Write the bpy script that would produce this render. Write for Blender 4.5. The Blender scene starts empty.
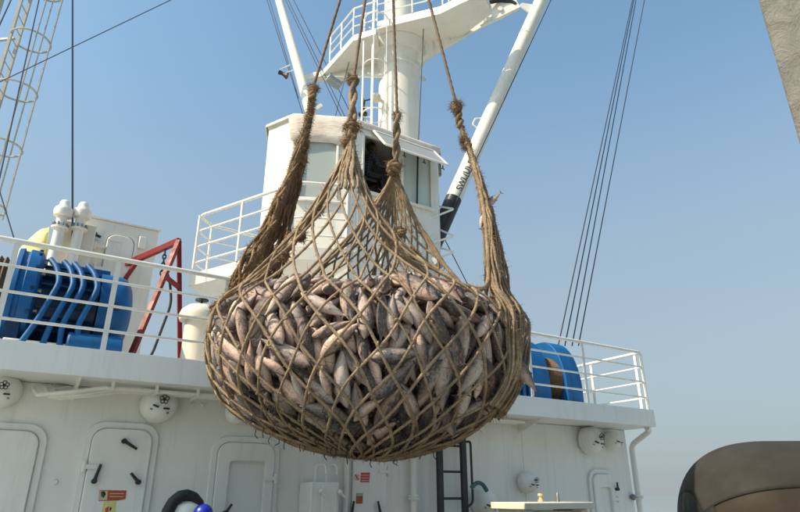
import bpy, bmesh, math, random
import numpy as np
from mathutils import Vector, Matrix, Quaternion
R = math.radians
scene = bpy.context.scene
random.seed(7)

# ------------------------------------------------------------------ camera
FPX, PITCH, YAW, EYE = 600.0, R(21.8), R(31.8), 1.6
cam_d = bpy.data.cameras.new('camera'); cam = bpy.data.objects.new('camera', cam_d)
scene.collection.objects.link(cam); scene.camera = cam
cam_d.sensor_width = 36.0; cam_d.lens = FPX / 800 * 36.0
cam_d.clip_start = 0.05; cam_d.clip_end = 30000
cam.location = (0, 0, EYE); cam.rotation_euler = (R(90) + PITCH, 0, -YAW)

# ------------------------------------------------------------------ light
SUN_EL, SUN_AZ = R(44), R(3)           # sun stands over -X, a touch to +Y
to_sun = Vector((-math.cos(SUN_EL) * math.cos(SUN_AZ), math.cos(SUN_EL) * math.sin(SUN_AZ), math.sin(SUN_EL)))
world = bpy.data.worlds.new('World'); scene.world = world; world.use_nodes = True
wn = world.node_tree.nodes; wl = world.node_tree.links
sky = wn.new('ShaderNodeTexSky'); sky.sky_type = 'NISHITA'; sky.sun_disc = False
sky.sun_elevation = SUN_EL; sky.sun_rotation = R(-90) + SUN_AZ
sky.altitude = 0; sky.air_density = 1.0; sky.dust_density = 2.5; sky.ozone_density = 1.2
bg = wn['Background']; bg.inputs['Strength'].default_value = 0.098
# low band of pale haze all round the horizon, as far as the eye sees in this harbour air
tcw = wn.new('ShaderNodeTexCoord'); spw = wn.new('ShaderNodeSeparateXYZ'); wl.new(tcw.outputs['Generated'], spw.inputs[0])
rpw = wn.new('ShaderNodeValToRGB'); rpw.color_ramp.interpolation = 'LINEAR'
for k, (p, f) in enumerate(((0, .95), (.34, .68), (.60, .14), (.85, 0))):
    e = rpw.color_ramp.elements[k] if k < 2 else rpw.color_ramp.elements.new(p)
    e.position = p; e.color = (f, f, f, 1)
wl.new(spw.outputs['Z'], rpw.inputs[0])
mxw = wn.new('ShaderNodeMix'); mxw.data_type = 'RGBA'; wl.new(rpw.outputs[0], mxw.inputs[0]); tnt = wn.new('ShaderNodeMix'); tnt.data_type = 'RGBA'; tnt.blend_type = 'MULTIPLY'; tnt.inputs[0].default_value = 1.0; wl.new(sky.outputs[0], tnt.inputs[6]); tnt.inputs[7].default_value = (0.80, 1.02, 0.98, 1); wl.new(tnt.outputs[2], mxw.inputs[6]); mxw.inputs[7].default_value = (1.52, 1.72, 1.84, 1)
wl.new(mxw.outputs[2], bg.inputs['Color'])
sun_d = bpy.data.lights.new('sun', 'SUN'); sun_d.energy = 2.35; sun_d.angle = R(0.6); sun_d.color = (1.0, 0.82, 0.58)
sun = bpy.data.objects.new('sun', sun_d); scene.collection.objects.link(sun)
sun.rotation_euler = to_sun.to_track_quat('Z', 'Y').to_euler(); sun.location = (-20, 0, 20)
scene.view_settings.view_transform = 'Standard'; scene.view_settings.look = 'None'
scene.view_settings.exposure = 1.38; scene.view_settings.gamma = 1.0
scene.render.engine = 'CYCLES'
scene.cycles.use_denoising = True
scene.cycles.max_bounces = 7

# ------------------------------------------------------------------ survey helpers: a sight line of the photo met with a real plane
V = Vector
hd_ = V((math.sin(YAW), math.cos(YAW), 0)); rt_ = V((math.cos(YAW), -math.sin(YAW), 0)); Z = V((0, 0, 1))
fw_ = hd_ * math.cos(PITCH) + Z * math.sin(PITCH); up_ = -hd_ * math.sin(PITCH) + Z * math.cos(PITCH)
EYEP = V((0, 0, EYE))
def ray(px, py): return rt_ * ((px - 400) / FPX) + up_ * ((256 - py) / FPX) + fw_
def A(px, py, Y): d = ray(px, py); return EYEP + d * (Y / d.y)
def AX(px, py, X): d = ray(px, py); return EYEP + d * (X / d.x)
def AZ(px, py, z): d = ray(px, py); return EYEP + d * ((z - EYE) / d.z)
def H(px, py, h): d = ray(px, py); return EYEP + d * (h / d.dot(hd_))
def proj(p):
    q = V(p) - EYEP; d = q.dot(fw_); return 400 + FPX * q.dot(rt_) / d, 256 - FPX * q.dot(up_) / d

# ------------------------------------------------------------------ materials
def new_mat(name):
    m = bpy.data.materials.new(name); m.use_nodes = True
    n = m.node_tree.nodes; l = m.node_tree.links
    return m, n, l, n['Principled BSDF']
def node(n, t, **kw):
    x = n.new(t)
    for k, v in kw.items():
        if k in x.inputs.keys(): x.inputs[k].default_value = v
        else: setattr(x, k, v)
    return x
def ramp(n, stops):
    r = n.new('ShaderNodeValToRGB'); e = r.color_ramp.elements
    while len(e) < len(stops): e.new(0.5)
    for i, (p, c) in enumerate(stops):
        e[i].position = p; e[i].color = (*c, 1) if len(c) == 3 else c
    return r
def mixc(n, l, fac, a, b, mode='MIX'):
    m = n.new('ShaderNodeMix'); m.data_type = 'RGBA'; m.blend_type = mode
    for s, v in ((0, fac), (6, a), (7, b)):
        if isinstance(v, bpy.types.NodeSocket): l.new(v, m.inputs[s])
        elif s == 0: m.inputs[0].default_value = v
        else: m.inputs[s].default_value = (*v, 1)
    return m.outputs[2]
def paint(name, col, col2=None, rough=0.45, rust=0.0, bump=0.15, scale=2.0, grime=0.35, metal=0.0, streak=True, rustcol=(0.16, 0.06, 0.025)):
    """brush-painted steel: tone drift, runs of grime, rust spots, uneven plate"""
    m, n, l, b = new_mat(name)
    col2 = col2 or tuple(c * 0.86 for c in col)
    tc = n.new('ShaderNodeTexCoord'); geo = n.new('ShaderNodeNewGeometry')
    pos = geo.outputs['Position']
    n1 = node(n, 'ShaderNodeTexNoise', Scale=scale, Detail=6.0, Roughness=0.6); l.new(pos, n1.inputs['Vector'])
    r1 = ramp(n, [(0.35, (0, 0, 0)), (0.7, (1, 1, 1))]); l.new(n1.outputs['Fac'], r1.inputs[0])
    c = mixc(n, l, r1.outputs[0], col, col2)
    if streak:
        mp = n.new('ShaderNodeMapping'); mp.inputs['Scale'].default_value = (9, 9, 0.7); l.new(pos, mp.inputs['Vector'])
        n2 = node(n, 'ShaderNodeTexNoise', Scale=1.6, Detail=5.0, Roughness=0.65); l.new(mp.outputs[0], n2.inputs['Vector'])
        r2 = ramp(n, [(0.53, (0, 0, 0)), (0.78, (1, 1, 1))]); l.new(n2.outputs['Fac'], r2.inputs[0])
        mu = node(n, 'ShaderNodeMath', operation='MULTIPLY'); mu.inputs[1].default_value = grime; l.new(r2.outputs[0], mu.inputs[0])
        c = mixc(n, l, mu.outputs[0], c, tuple(a * q for a, q in zip(col, (0.62, 0.56, 0.46))))
    if rust:
        n3 = node(n, 'ShaderNodeTexNoise', Scale=7.0, Detail=8.0, Roughness=0.7); l.new(pos, n3.inputs['Vector'])
        t0 = 0.80 - 0.25 * rust
        r3 = ramp(n, [(t0, (0, 0, 0)), (t0 + 0.05, (1, 1, 1))]); l.new(n3.outputs['Fac'], r3.inputs[0])
        c = mixc(n, l, r3.outputs[0], c, rustcol)
        mp3 = n.new('ShaderNodeMapping'); mp3.inputs['Scale'].default_value = (11, 11, 0.55); l.new(pos, mp3.inputs['Vector'])
        n4 = node(n, 'ShaderNodeTexNoise', Scale=1.1, Detail=6.0, Roughness=0.7); l.new(mp3.outputs[0], n4.inputs['Vector'])
        r4 = ramp(n, [(0.66, (0, 0, 0)), (0.76, (.5, .5, .5))]); l.new(n4.outputs['Fac'], r4.inputs[0])
        c = mixc(n, l, r4.outputs[0], c, tuple(.5 * a + .5 * q for a, q in zip(col, rustcol)))
    l.new(c, b.inputs['Base Color'])
    b.inputs['Roughness'].default_value = rough; b.inputs['Metallic'].default_value = metal
    rr = ramp(n, [(0.3, (rough * .8,) * 3), (0.75, (min(1, rough * 1.3),) * 3)]); l.new(n1.outputs['Fac'], rr.inputs[0]); l.new(rr.outputs[0], b.inputs['Roughness'])
    nb = node(n, 'ShaderNodeTexNoise', Scale=1.3, Detail=2.0); l.new(pos, nb.inputs['Vector'])
    nf = node(n, 'ShaderNodeTexNoise', Scale=45.0, Detail=4.0); l.new(pos, nf.inputs['Vector'])
    ad = node(n, 'ShaderNodeMath', operation='MULTIPLY_ADD'); l.new(nf.outputs['Fac'], ad.inputs[0]); ad.inputs[1].default_value = 0.05; 
    sc = node(n, 'ShaderNodeMath', operation='MULTIPLY'); l.new(nb.outputs['Fac'], sc.inputs[0]); sc.inputs[1].default_value = 0.8
    l.new(sc.outputs[0], ad.inputs[2])
    bp = n.new('ShaderNodeBump'); bp.inputs['Strength'].default_value = bump; bp.inputs['Distance'].default_value = 0.06
    l.new(ad.outputs[0], bp.inputs['Height']); l.new(bp.outputs[0], b.inputs['Normal'])
    return m
def plain(name, col, rough=0.5, metal=0.0, var=0.25, scale=20, bump=0.0):
    m, n, l, b = new_mat(name)
    geo = n.new('ShaderNodeNewGeometry')
    n1 = node(n, 'ShaderNodeTexNoise', Scale=scale, Detail=4.0); l.new(geo.outputs['Position'], n1.inputs['Vector'])
    r1 = ramp(n, [(0.3, tuple(c * (1 - var) for c in col)), (0.7, tuple(min(1, c * (1 + var)) for c in col))])
    l.new(n1.outputs['Fac'], r1.inputs[0]); l.new(r1.outputs[0], b.inputs['Base Color'])
    b.inputs['Roughness'].default_value = rough; b.inputs['Metallic'].default_value = metal
    if bump:
        bp = n.new('ShaderNodeBump'); bp.inputs['Strength'].default_value = bump; bp.inputs['Distance'].default_value = 0.02
        l.new(n1.outputs['Fac'], bp.inputs['Height']); l.new(bp.outputs[0], b.inputs['Normal'])
    return m

M = {}
M['white'] = paint('white_paint', (0.78, 0.75, 0.68), (0.71, 0.68, 0.61), 0.42, rust=0.25, bump=0.12)
M['wall'] = paint('wall_paint', (0.80, 0.80, 0.765), (0.74, 0.74, 0.70), 0.5, rust=0.30, bump=0.5, scale=0.9, grime=0.35)
M['fascia'] = paint('fascia_paint', (0.80, 0.80, 0.785), (0.75, 0.75, 0.73), 0.4, rust=0.2, bump=0.35, scale=1.5)
M['cream'] = paint('cream_paint', (0.74, 0.69, 0.58), (0.66, 0.61, 0.50), 0.45, rust=0.35, bump=0.15, scale=4)
M['railp'] = paint('rail_paint', (0.78, 0.77, 0.74), (0.7, 0.69, 0.64), 0.4, rust=0.3, bump=0.1, scale=6)
M['greyrail'] = paint('weathered_ladder_paint', (0.42, 0.42, 0.38), (0.34, 0.34, 0.3), 0.5, rust=0.3, bump=0.1, scale=6)
M['blue'] = paint('blue_machine_paint', (0.003, 0.105, 0.31), (0.002, 0.065, 0.21), 0.5, rust=0.32, bump=0.2, scale=4, grime=0.9)
M['dkblue'] = paint('dark_blue_paint', (0.005, 0.03, 0.085), (0.004, 0.022, 0.06), 0.4, rust=0.2, bump=0.12, scale=5)
M['red'] = paint('red_oxide_paint', (0.21, 0.014, 0.014), (0.15, 0.012, 0.011), 0.5, rust=0.35, bump=0.15, scale=8)
for k_ in ('blue', 'dkblue', 'red'): M[k_].node_tree.nodes['Principled BSDF'].inputs['Specular IOR Level'].default_value = .3
M['black'] = plain('black_paint', (0.018, 0.018, 0.02), 0.45, 0, 0.3)
M['rubber'] = plain('black_rubber', (0.014, 0.014, 0.015), 0.6, 0, 0.3)
M['wire'] = plain('greased_wire', (0.03, 0.03, 0.045), 0.5, 0.5, 0.3, 90)
M['steel'] = plain('dull_steel', (0.22, 0.22, 0.22), 0.45, 0.7, 0.3)
M['grey'] = plain('grey_metal', (0.3, 0.32, 0.34), 0.5, 0.3, 0.2)
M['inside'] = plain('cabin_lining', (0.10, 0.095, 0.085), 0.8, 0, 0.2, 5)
M['warp'] = plain('wound_rope', (0.14, 0.085, 0.05), 0.85, 0, 0.45, 60, 0.6)
M['bluebuoy'] = plain('blue_plastic', (0.012, 0.03, 0.42), 0.35, 0, 0.1)
M['sack'] = plain('white_sack', (0.7, 0.7, 0.67), 0.7, 0, 0.08, 12, 0.3)
M['signred'] = plain('sign_red', (0.55, 0.05, 0.06), 0.5, 0, 0.1)
M['signpink'] = plain('sign_faded_pink', (0.62, 0.40, 0.40), 0.5, 0, 0.08)
M['signorange'] = plain('sign_orange_red', (0.40, 0.07, 0.03), 0.5, 0, 0.15)
M['signcream'] = plain('sign_cream', (0.55, 0.46, 0.28), 0.5, 0, 0.1)
M['signyellow'] = plain('sign_yellow', (0.62, 0.60, 0.22), 0.5, 0, 0.1)
M['signgreen'] = plain('sign_green', (0.30, 0.45, 0.22), 0.5, 0, 0.1)
M['greenhose'] = plain('green_hose', (0.05, 0.12, 0.12), 0.5, 0, 0.3)
M['lampface'] = plain('lamp_glass', (0.5, 0.52, 0.5), 0.12, 0.0, 0.1)

def glass(name, col, alpha_mix=0.25, rough=0.08):
    m, n, l, b = new_mat(name)
    b.inputs['Base Color'].default_value = (*col, 1); b.inputs['Roughness'].default_value = rough
    tr = n.new('ShaderNodeBsdfTransparent'); tr.inputs[0].default_value = (0.85, 0.9, 0.9, 1)
    mx = n.new('ShaderNodeMixShader'); mx.inputs[0].default_value = alpha_mix
    l.new(b.outputs[0], mx.inputs[1]); l.new(tr.outputs[0], mx.inputs[2])
    l.new(mx.outputs[0], n['Material Output'].inputs['Surface'])
    return m
M['glass'] = glass('sky_pale_glass', (0.50, 0.55, 0.53), 0.3, 0.12)  # pale base colour stands in for reflected sky
M['sashglass'] = glass('frosted_sash_glass', (0.42, 0.44, 0.44), 0.25, 0.3)
M['paleglass'] = glass('pale_green_glass', (0.60, 0.66, 0.60), 0.12, 0.2)

def canvas(name, col, col2, scale=3):
    m, n, l, b = new_mat(name)
    geo = n.new('ShaderNodeNewGeometry'); pos = geo.outputs['Position']
    n1 = node(n, 'ShaderNodeTexNoise', Scale=scale, Detail=7.0, Roughness=0.65); l.new(pos, n1.inputs['Vector'])
    r1 = ramp(n, [(0.4, col), (0.68, col2)]); l.new(n1.outputs['Fac'], r1.inputs[0]); l.new(r1.outputs[0], b.inputs['Base Color'])
    b.inputs['Roughness'].default_value = 0.8
    mp = n.new('ShaderNodeMapping'); mp.inputs['Scale'].default_value = (3, 3, 9); mp.inputs['Rotation'].default_value = (0.3, 0.5, 0.4); l.new(pos, mp.inputs['Vector'])
    n2 = node(n, 'ShaderNodeTexNoise', Scale=2.2, Detail=3.0, Distortion=0.8); l.new(mp.outputs[0], n2.inputs['Vector'])
    bp = n.new('ShaderNodeBump'); bp.inputs['Strength'].default_value = 0.45; bp.inputs['Distance'].default_value = 0.03
    l.new(n2.outputs['Fac'], bp.inputs['Height']); l.new(bp.outputs[0], b.inputs['Normal'])
    return m
M['tarp'] = canvas('stained_white_tarpaulin', (0.72, 0.66, 0.58), (0.6, 0.47, 0.41))
M['yellowtarp'] = canvas('yellow_tarpaulin', (0.62, 0.56, 0.22), (0.66, 0.64, 0.45))
M['pinkstain'] = plain('faded_red_print', (0.6, 0.3, 0.28), 0.8, 0, 0.1)

def rope_mat(name, c1, c2, c3):
    m, n, l, b = new_mat(name)
    geo = n.new('ShaderNodeNewGeometry'); pos = geo.outputs['Position']
    n1 = node(n, 'ShaderNodeTexNoise', Scale=5.0, Detail=5.0); l.new(pos, n1.inputs['Vector'])
    r1 = ramp(n, [(0.35, c1), (0.65, c2)]); l.new(n1.outputs['Fac'], r1.inputs[0])
    n2 = node(n, 'ShaderNodeTexNoise', Scale=110.0, Detail=3.0); l.new(pos, n2.inputs['Vector'])
    r2 = ramp(n, [(0.45, (0, 0, 0)), (0.75, (1, 1, 1))]); l.new(n2.outputs['Fac'], r2.inputs[0])
    c = mixc(n, l, r2.outputs[0], r1.outputs[0], c3)
    l.new(c, b.inputs['Base Color']); b.inputs['Roughness'].default_value = 0.9
    bp = n.new('ShaderNodeBump'); bp.inputs['Strength'].default_value = 0.6; bp.inputs['Distance'].default_value = 0.006
    l.new(n2.outputs['Fac'], bp.inputs['Height']); l.new(bp.outputs[0], b.inputs['Normal'])
    return m
M['rope'] = rope_mat('net_twine', (0.21, 0.15, 0.095), (0.36, 0.265, 0.17), (0.08, 0.056, 0.038))
M['oldrope'] = rope_mat('frayed_old_rope', (0.17, 0.105, 0.055), (0.28, 0.18, 0.10), (0.09, 0.055, 0.03))
M['sling'] = rope_mat('worn_sling_rope', (0.14, 0.10, 0.075), (0.21, 0.15, 0.11), (0.08, 0.06, 0.045))

# ------------------------------------------------------------------ mesh collector
OFF = {}
class MB:
    def __init__(s): s.v = []; s.f = []; s.m = []; s.cur = 0
    def add(s, vs, fs):
        o = len(s.v); s.v += [tuple(v) for v in vs]; s.f += [tuple(i + o for i in f) for f in fs]; s.m += [s.cur] * len(fs); return s
    def box(s, c, size, rot=None):
        x, y, z = (q / 2 for q in size); c = V(c)
        vs = [V((a, b, d)) for a in (-x, x) for b in (-y, y) for d in (-z, z)]
        if rot is not None: vs = [rot @ v for v in vs]
        vs = [v + c for v in vs]
        return s.add(vs, [(0, 1, 3, 2), (4, 6, 7, 5), (0, 4, 5, 1), (2, 3, 7, 6), (0, 2, 6, 4), (1, 5, 7, 3)])
    def bar(s, p, q, w, h, upv=None):
        """rectangular bar p to q; w across, h along upv"""
        p, q = V(p), V(q); d = (q - p); L = d.length; d.normalize()
        u = V(upv) if upv is not None else (Z if abs(d.z) < 0.95 else V((0, 1, 0)))
        a = d.cross(u).normalized(); u = a.cross(d)
        rot = Matrix((d, a, u)).transposed()
        return s.box((p + q) / 2, (L, w, h), rot)
    def tube(s, path, r, seg=8, caps=True, rs=None, closed=False):
        P = [V(p) for p in path]; n = len(P); vs = []; fs = []
        d0 = (P[1] - P[0]).normalized(); a = d0.orthogonal().normalized()
        for i in range(n):
            if closed: t = (P[(i + 1) % n] - P[i - 1]).normalized()
            else: t = (P[min(i + 1, n - 1)] - P[max(i - 1, 0)]).normalized()
            a = (a - t * a.dot(t)).normalized(); b = t.cross(a); rr = rs[i] if rs else r
            for k in range(seg):
                an = 2 * math.pi * k / seg; vs.append(P[i] + (a * math.cos(an) + b * math.sin(an)) * rr)
        for i in range(n if closed else n - 1):
            j = (i + 1) % n
            for k in range(seg): fs.append((i * seg + k, i * seg + (k + 1) % seg, j * seg + (k + 1) % seg, j * seg + k))
        if caps and not closed:
            fs.append(tuple(range(seg))[::-1]); fs.append(tuple((n - 1) * seg + k for k in range(seg)))
        return s.add(vs, fs)
    def cyl(s, p, q, r0, r1=None, seg=20): return s.tube([p, q], r0, seg, True, [r0, r0 if r1 is None else r1])
    def lathe(s, o, ax, prof, seg=24):
        """prof = [(along, radius)]"""
        o = V(o); ax = V(ax).normalized(); a = ax.orthogonal().normalized(); b = ax.cross(a); vs = []; fs = []
        n = len(prof)
        for t, r in prof:
            for k in range(seg):
                an = 2 * math.pi * k / seg; vs.append(o + ax * t + (a * math.cos(an) + b * math.sin(an)) * max(r, 1e-4))
        for i in range(n - 1):
            for k in range(seg): fs.append((i * seg + k, i * seg + (k + 1) % seg, (i + 1) * seg + (k + 1) % seg, (i + 1) * seg + k))
        fs.append(tuple(range(seg))[::-1]); fs.append(tuple((n - 1) * seg + k for k in range(seg)))
        return s.add(vs, fs)
    def prism(s, poly, d):
        """closed planar polygon pushed along d"""
        P = [V(p) for p in poly]; n = len(P); d = V(d)
        return s.add(P + [p + d for p in P], [tuple(range(n))[::-1], tuple(range(n, 2 * n))] + [(i, (i + 1) % n, n + (i + 1) % n, n + i) for i in range(n)])
    def sphere(s, c, r, sx=1, sy=1, sz=1, seg=16, rings=10):
        c = V(c); vs = []; fs = []
        for i in range(rings + 1):
            ph = math.pi * i / rings
            for k in range(seg):
                th = 2 * math.pi * k / seg
                vs.append(c + V((r * sx * math.sin(ph) * math.cos(th), r * sy * math.sin(ph) * math.sin(th), r * sz * math.cos(ph))))
        for i in range(rings):
            for k in range(seg): fs.append((i * seg + k, (i + 1) * seg + k, (i + 1) * seg + (k + 1) % seg, i * seg + (k + 1) % seg))
        return s.add(vs, fs)
    def build(s, name, mat, parent=None, bevel=0.0, smooth=True, base=None, angle=40):
        off = V((0, 0, 0))
        if parent is not None: off = OFF[parent.name]
        elif base is not None: off = V(base)
        else:
            a = np.array(s.v); off = V(((a[:, 0].min() + a[:, 0].max()) / 2, (a[:, 1].min() + a[:, 1].max()) / 2, a[:, 2].min()))
        me = bpy.data.meshes.new(name); me.from_pydata([tuple(V(v) - off) for v in s.v], [], s.f)
        mats = mat if isinstance(mat, (list, tuple)) else [mat]
        for q in mats: me.materials.append(M[q] if isinstance(q, str) else q)
        if max(s.m) > 0: me.polygons.foreach_set('material_index', s.m)
        bm = bmesh.new(); bm.from_mesh(me); bmesh.ops.recalc_face_normals(bm, faces=bm.faces); bm.to_mesh(me); bm.free()
        if smooth:
            me.polygons.foreach_set('use_smooth', [True] * len(me.polygons)); me.set_sharp_from_angle(angle=R(angle))
        o = bpy.data.objects.new(name, me); scene.collection.objects.link(o)
        if parent is not None: o.parent = parent
        else: o.location = off
        OFF[o.name] = off
        if bevel:
            bv = o.modifiers.new('edge', 'BEVEL'); bv.width = bevel; bv.segments = 2; bv.limit_method = 'ANGLE'; bv.angle_limit = R(40)
        return o
def T(name, label, cat, loc, group=None):
    o = bpy.data.objects.new(name, None); scene.collection.objects.link(o); o.location = loc; o.empty_display_size = 0.1
    OFF[o.name] = V(loc); return tag(o, label, cat, group)
def tag(o, label=None, cat=None, group=None, kind=None):
    if label: o['label'] = label
    if cat: o['category'] = cat
    if group: o['group'] = group
    if kind: o['kind'] = kind
    return o
def arc(c, r, a0, a1, n, u, v):
    c, u, v = V(c), V(u), V(v)
    return [c + (u * math.cos(a0 + (a1 - a0) * i / n) + v * math.sin(a0 + (a1 - a0) * i / n)) * r for i in range(n + 1)]
def bend(pts, rad=0.05, n=4):
    """round the inner corners of a polyline"""
    P = [V(p) for p in pts]; out = [P[0]]
    for i in range(1, len(P) - 1):
        a = (P[i - 1] - P[i]); b = (P[i + 1] - P[i]); k = min(rad, a.length * .45, b.length * .45)
        p0 = P[i] + a.normalized() * k; p1 = P[i] + b.normalized() * k
        for j in range(n + 1):
            t = j / n; out.append(p0 * (1 - t) ** 2 + P[i] * 2 * t * (1 - t) + p1 * t * t)
    return out + [P[-1]]
def rrect(x0, x1, z0, z1, r, y, n=5):
    """rounded upright rectangle in the plane y"""
    out = []
    for cx, cz, a in ((x1 - r, z1 - r, 0), (x0 + r, z1 - r, 90), (x0 + r, z0 + r, 180), (x1 - r, z0 + r, 270)):
        for i in range(n + 1):
            t = R(a + 90 * i / n); out.append(V((cx + r * math.cos(t), y, cz + r * math.sin(t))))
    return out
def frame_ring(outer, inner, d):
    """ring between two same-count outlines, pushed along d"""
    n = len(outer); d = V(d); b = MB()
    vs = [V(p) for p in outer] + [V(p) for p in inner] + [V(p) + d for p in outer] + [V(p) + d for p in inner]
    fs = []
    for i in range(n):
        j = (i + 1) % n
        fs += [(i, j, n + j, n + i), (2 * n + i, 3 * n + i, 3 * n + j, 2 * n + j), (i, 2 * n + i, 2 * n + j, j), (n + i, n + j, 3 * n + j, 3 * n + i)]
    return b.add(vs, fs)
def wire(name, pts, r, label, cat='wire', mat='wire', group=None, seg=6):
    b = MB(); b.tube(pts, r, seg); o = b.build(name, mat); return tag(o, label, cat, group)

# ================================================================== SETTING
YF, YW, XE = 6.5, 7.12, 9.0            # fascia plane, deckhouse wall plane, end of deckhouse
DK, DB = 2.94, 2.665                    # upper deck top and underside
b = MB(); b.add([(-60, -60, -3.2), (9000, -9000, -3.2), (9000, 9000, -3.2), (-9000, 9000, -3.2), (-9000, -9000, -3.2)], [(1, 2, 3, 4)])
m, n, l, bs = new_mat('harbour_water'); bs.inputs['Base Color'].default_value = (0.2, 0.25, 0.26, 1); bs.inputs['Roughness'].default_value = 0.1
nz = node(n, 'ShaderNodeTexNoise', Scale=0.6, Detail=5.0); geo = n.new('ShaderNodeNewGeometry'); l.new(geo.outputs['Position'], nz.inputs['Vector'])
bp = n.new('ShaderNodeBump'); bp.inputs['Strength'].default_value = 0.12; bp.inputs['Distance'].default_value = 0.2; l.new(nz.outputs['Fac'], bp.inputs['Height']); l.new(bp.outputs[0], bs.inputs['Normal'])
b.v = b.v[1:]; b.f = [(0, 1, 2, 3)]
tag(b.build('water', m, base=(0, 0, -3.2)), kind='structure')
M['deck'] = paint('main_deck_paint', (0.42, 0.43, 0.40), (0.35, 0.36, 0.33), 0.6, rust=0.4, bump=0.4, scale=1.2, streak=False)
hx0_, hx1_, hy0_, hy1_ = 0.6, 4.8, 2.6, 6.2     # unseen dark pit added below the net to cut deck bounce
b = MB(); b.box(((hx0_ - 18) / 2, 2, -.15), (hx0_ + 18, 21, .3)); b.box(((hx1_ + 18) / 2, 2, -.15), (18 - hx1_, 21, .3))
b.box(((hx0_ + hx1_) / 2, (hy0_ - 8.5) / 2, -.15), (hx1_ - hx0_, hy0_ + 8.5, .3)); b.box(((hx0_ + hx1_) / 2, (hy1_ + 12.5) / 2, -.15), (hx1_ - hx0_, 12.5 - hy1_, .3)); tag(b.build('main_deck', 'deck'), kind='structure')
M['pit'] = paint('dark_pit_paint', (0.03, 0.03, 0.03), (0.02, 0.02, 0.02), .7, rust=.5, bump=.3, streak=False)
b = MB(); xm, ym = (hx0_ + hx1_) / 2, (hy0_ + hy1_) / 2; wx, wy = hx1_ - hx0_, hy1_ - hy0_
b.box((hx0_ - .03, ym, -1.5), (.06, wy + .12, 3.0)); b.box((hx1_ + .03, ym, -1.5), (.06, wy + .12, 3.0)); b.box((xm, hy0_ - .03, -1.5), (wx, .06, 3.0)); b.box((xm, hy1_ + .03, -1.5), (wx, .06, 3.0)); b.box((xm, ym, -3.03), (wx + .12, wy + .12, .06))
tag(b.build('added_dark_pit', 'pit'), kind='structure')
t = T('added_pit_kerb', 'added low steel coaming round the open hatch below the net', 'kerb', (xm, ym, 0))
for c_, s_ in (((hx0_ - .05, ym, .2), (.08, wy + .2, .4)), ((hx1_ + .05, ym, .2), (.08, wy + .2, .4)), ((xm, hy0_ - .05, .2), (wx + .02, .08, .4)), ((xm, hy1_ + .05, .2), (wx + .02, .08, .4))):
    b = MB(); b.box(c_, s_); b.build('pit_kerb_plate', 'deck', t)

# ================================================================== DECKHOUSE
house = T('deckhouse', 'white steel deckhouse with overhanging upper deck, across the lower picture', 'deckhouse', (2, YW, 0))
b = MB(); b.box(((XE - 8) / 2, YW + 2.65, DB / 2 - 0.001), (XE + 8, 5.3, DB - 0.004)); b.build('wall', 'wall', house, bevel=0.01)
b = MB(); b.box(((XE - 8) / 2 + 0.005, (YF + 12.6) / 2, (DK + DB) / 2), (XE + 8 + 0.05, 12.6 - YF, DK - DB)); slab = b.build('upper_deck', 'fascia', house, bevel=0.008)
b = MB(); b.box((XE - 0.13, YF - 0.004, (DK + DB) / 2), (0.012, 0.012, DK - DB - 0.02)); b.build('weld_seam', 'fascia', slab)
for px in (75, 545):
    p = A(px, 400, YF); b = MB()
    b.prism([(p.x, YF + 0.05, DB + 0.001), (p.x, YW, DB + 0.001), (p.x, YW, DB - 0.16), (p.x, YW - 0.08, DB - 0.16)], (0.025, 0, 0)); b.build('knee_brace', 'wall', house)
def wallp(px, py): return A(px, py, YW)
def door(px0, px1, pyt, pym, dogs, name='door', recess=False, hinge='left', z0=0.22, label=None):
    x0 = wallp(px0, pym).x; x1 = wallp(px1, pym).x; zt = wallp((px0 + px1) / 2, pyt).z; r = 0.13
    fr = frame_ring(rrect(x0 - .07, x1 + .07, z0 - .07, zt + .07, r + .05, YW), rrect(x0 - .003, x1 + .003, z0 - .003, zt + .003, r, YW), (0, -0.04, 0))
    if not recess:
        b = MB(); b.prism(rrect(x0, x1, z0, zt, r, YW - 0.002), (0, -0.072, 0)); d = b.build('door', 'wall', house, bevel=0.012)
    else:
        b = frame_ring(rrect(x0, x1, z0, zt, r, YW - 0.002), rrect(x0 + .14, x1 - .1, z0 + .14, zt - .2, .05, YW - 0.002), (0, -0.07, 0)); d = b.build('door', 'wall', house, bevel=0.01)
        b = MB(); b.prism(rrect(x0 + .13, x1 - .09, z0 + .13, zt - .19, .05, YW - 0.003), (0, -0.02, 0)); b.build('recessed_panel', 'wall', d)
    if label: d['label'] = label
    fr.build('door_frame', 'wall', d, bevel=0.008)
    for (hx, hy, tx, ty) in dogs:
        p = A(hx, hy, YW - 0.09); q = A(tx, ty, YW - 0.11)
        b = MB(); b.cyl(p + V((0, .03, 0)), p - V((0, .035, 0)), 0.026, seg=12); b.tube([p - V((0, .02, 0)), q], 0.016, 8, True, [0.018, 0.013]); b.build('handle', 'black', d)
    for hz in (zt - 0.38, z0 + 0.4):
        hx = x0 - 0.03 if hinge == 'left' else x1 + 0.03
        b = MB(); b.cyl((hx, YW - 0.07, hz - .05), (hx, YW - 0.07, hz + .05), 0.025, seg=10); b.box((hx + (.07 if hinge == 'left' else -.07), YW - 0.083, hz), (.17, .014, .045)); b.build('hinge', 'wall', d)
    return d
door(-32, 33, 430, 470, [], label='plain door cut off by the left picture edge')
d1 = door(86, 147, 429, 470, [(124, 441, 137, 449), (94, 481, 101, 464), (138, 482, 131, 473)], label='door with three black handles and a red sticker')
d2 = door(214, 271, 443, 480, [(225, 513, 232, 504)], recess=True, hinge='right', label='door with a recessed lower panel below the net')
d3 = door(350, 384, 440, 490, [(351, 514, 354, 501), (380, 514, 378, 501)], hinge='right', label='door with a small red no smoking notice')
d4 = door(592, 613, 474, 495, [(617, 489, 617, 482)], recess=True, hinge='right', label='narrow door beside the drain pipe')
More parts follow.
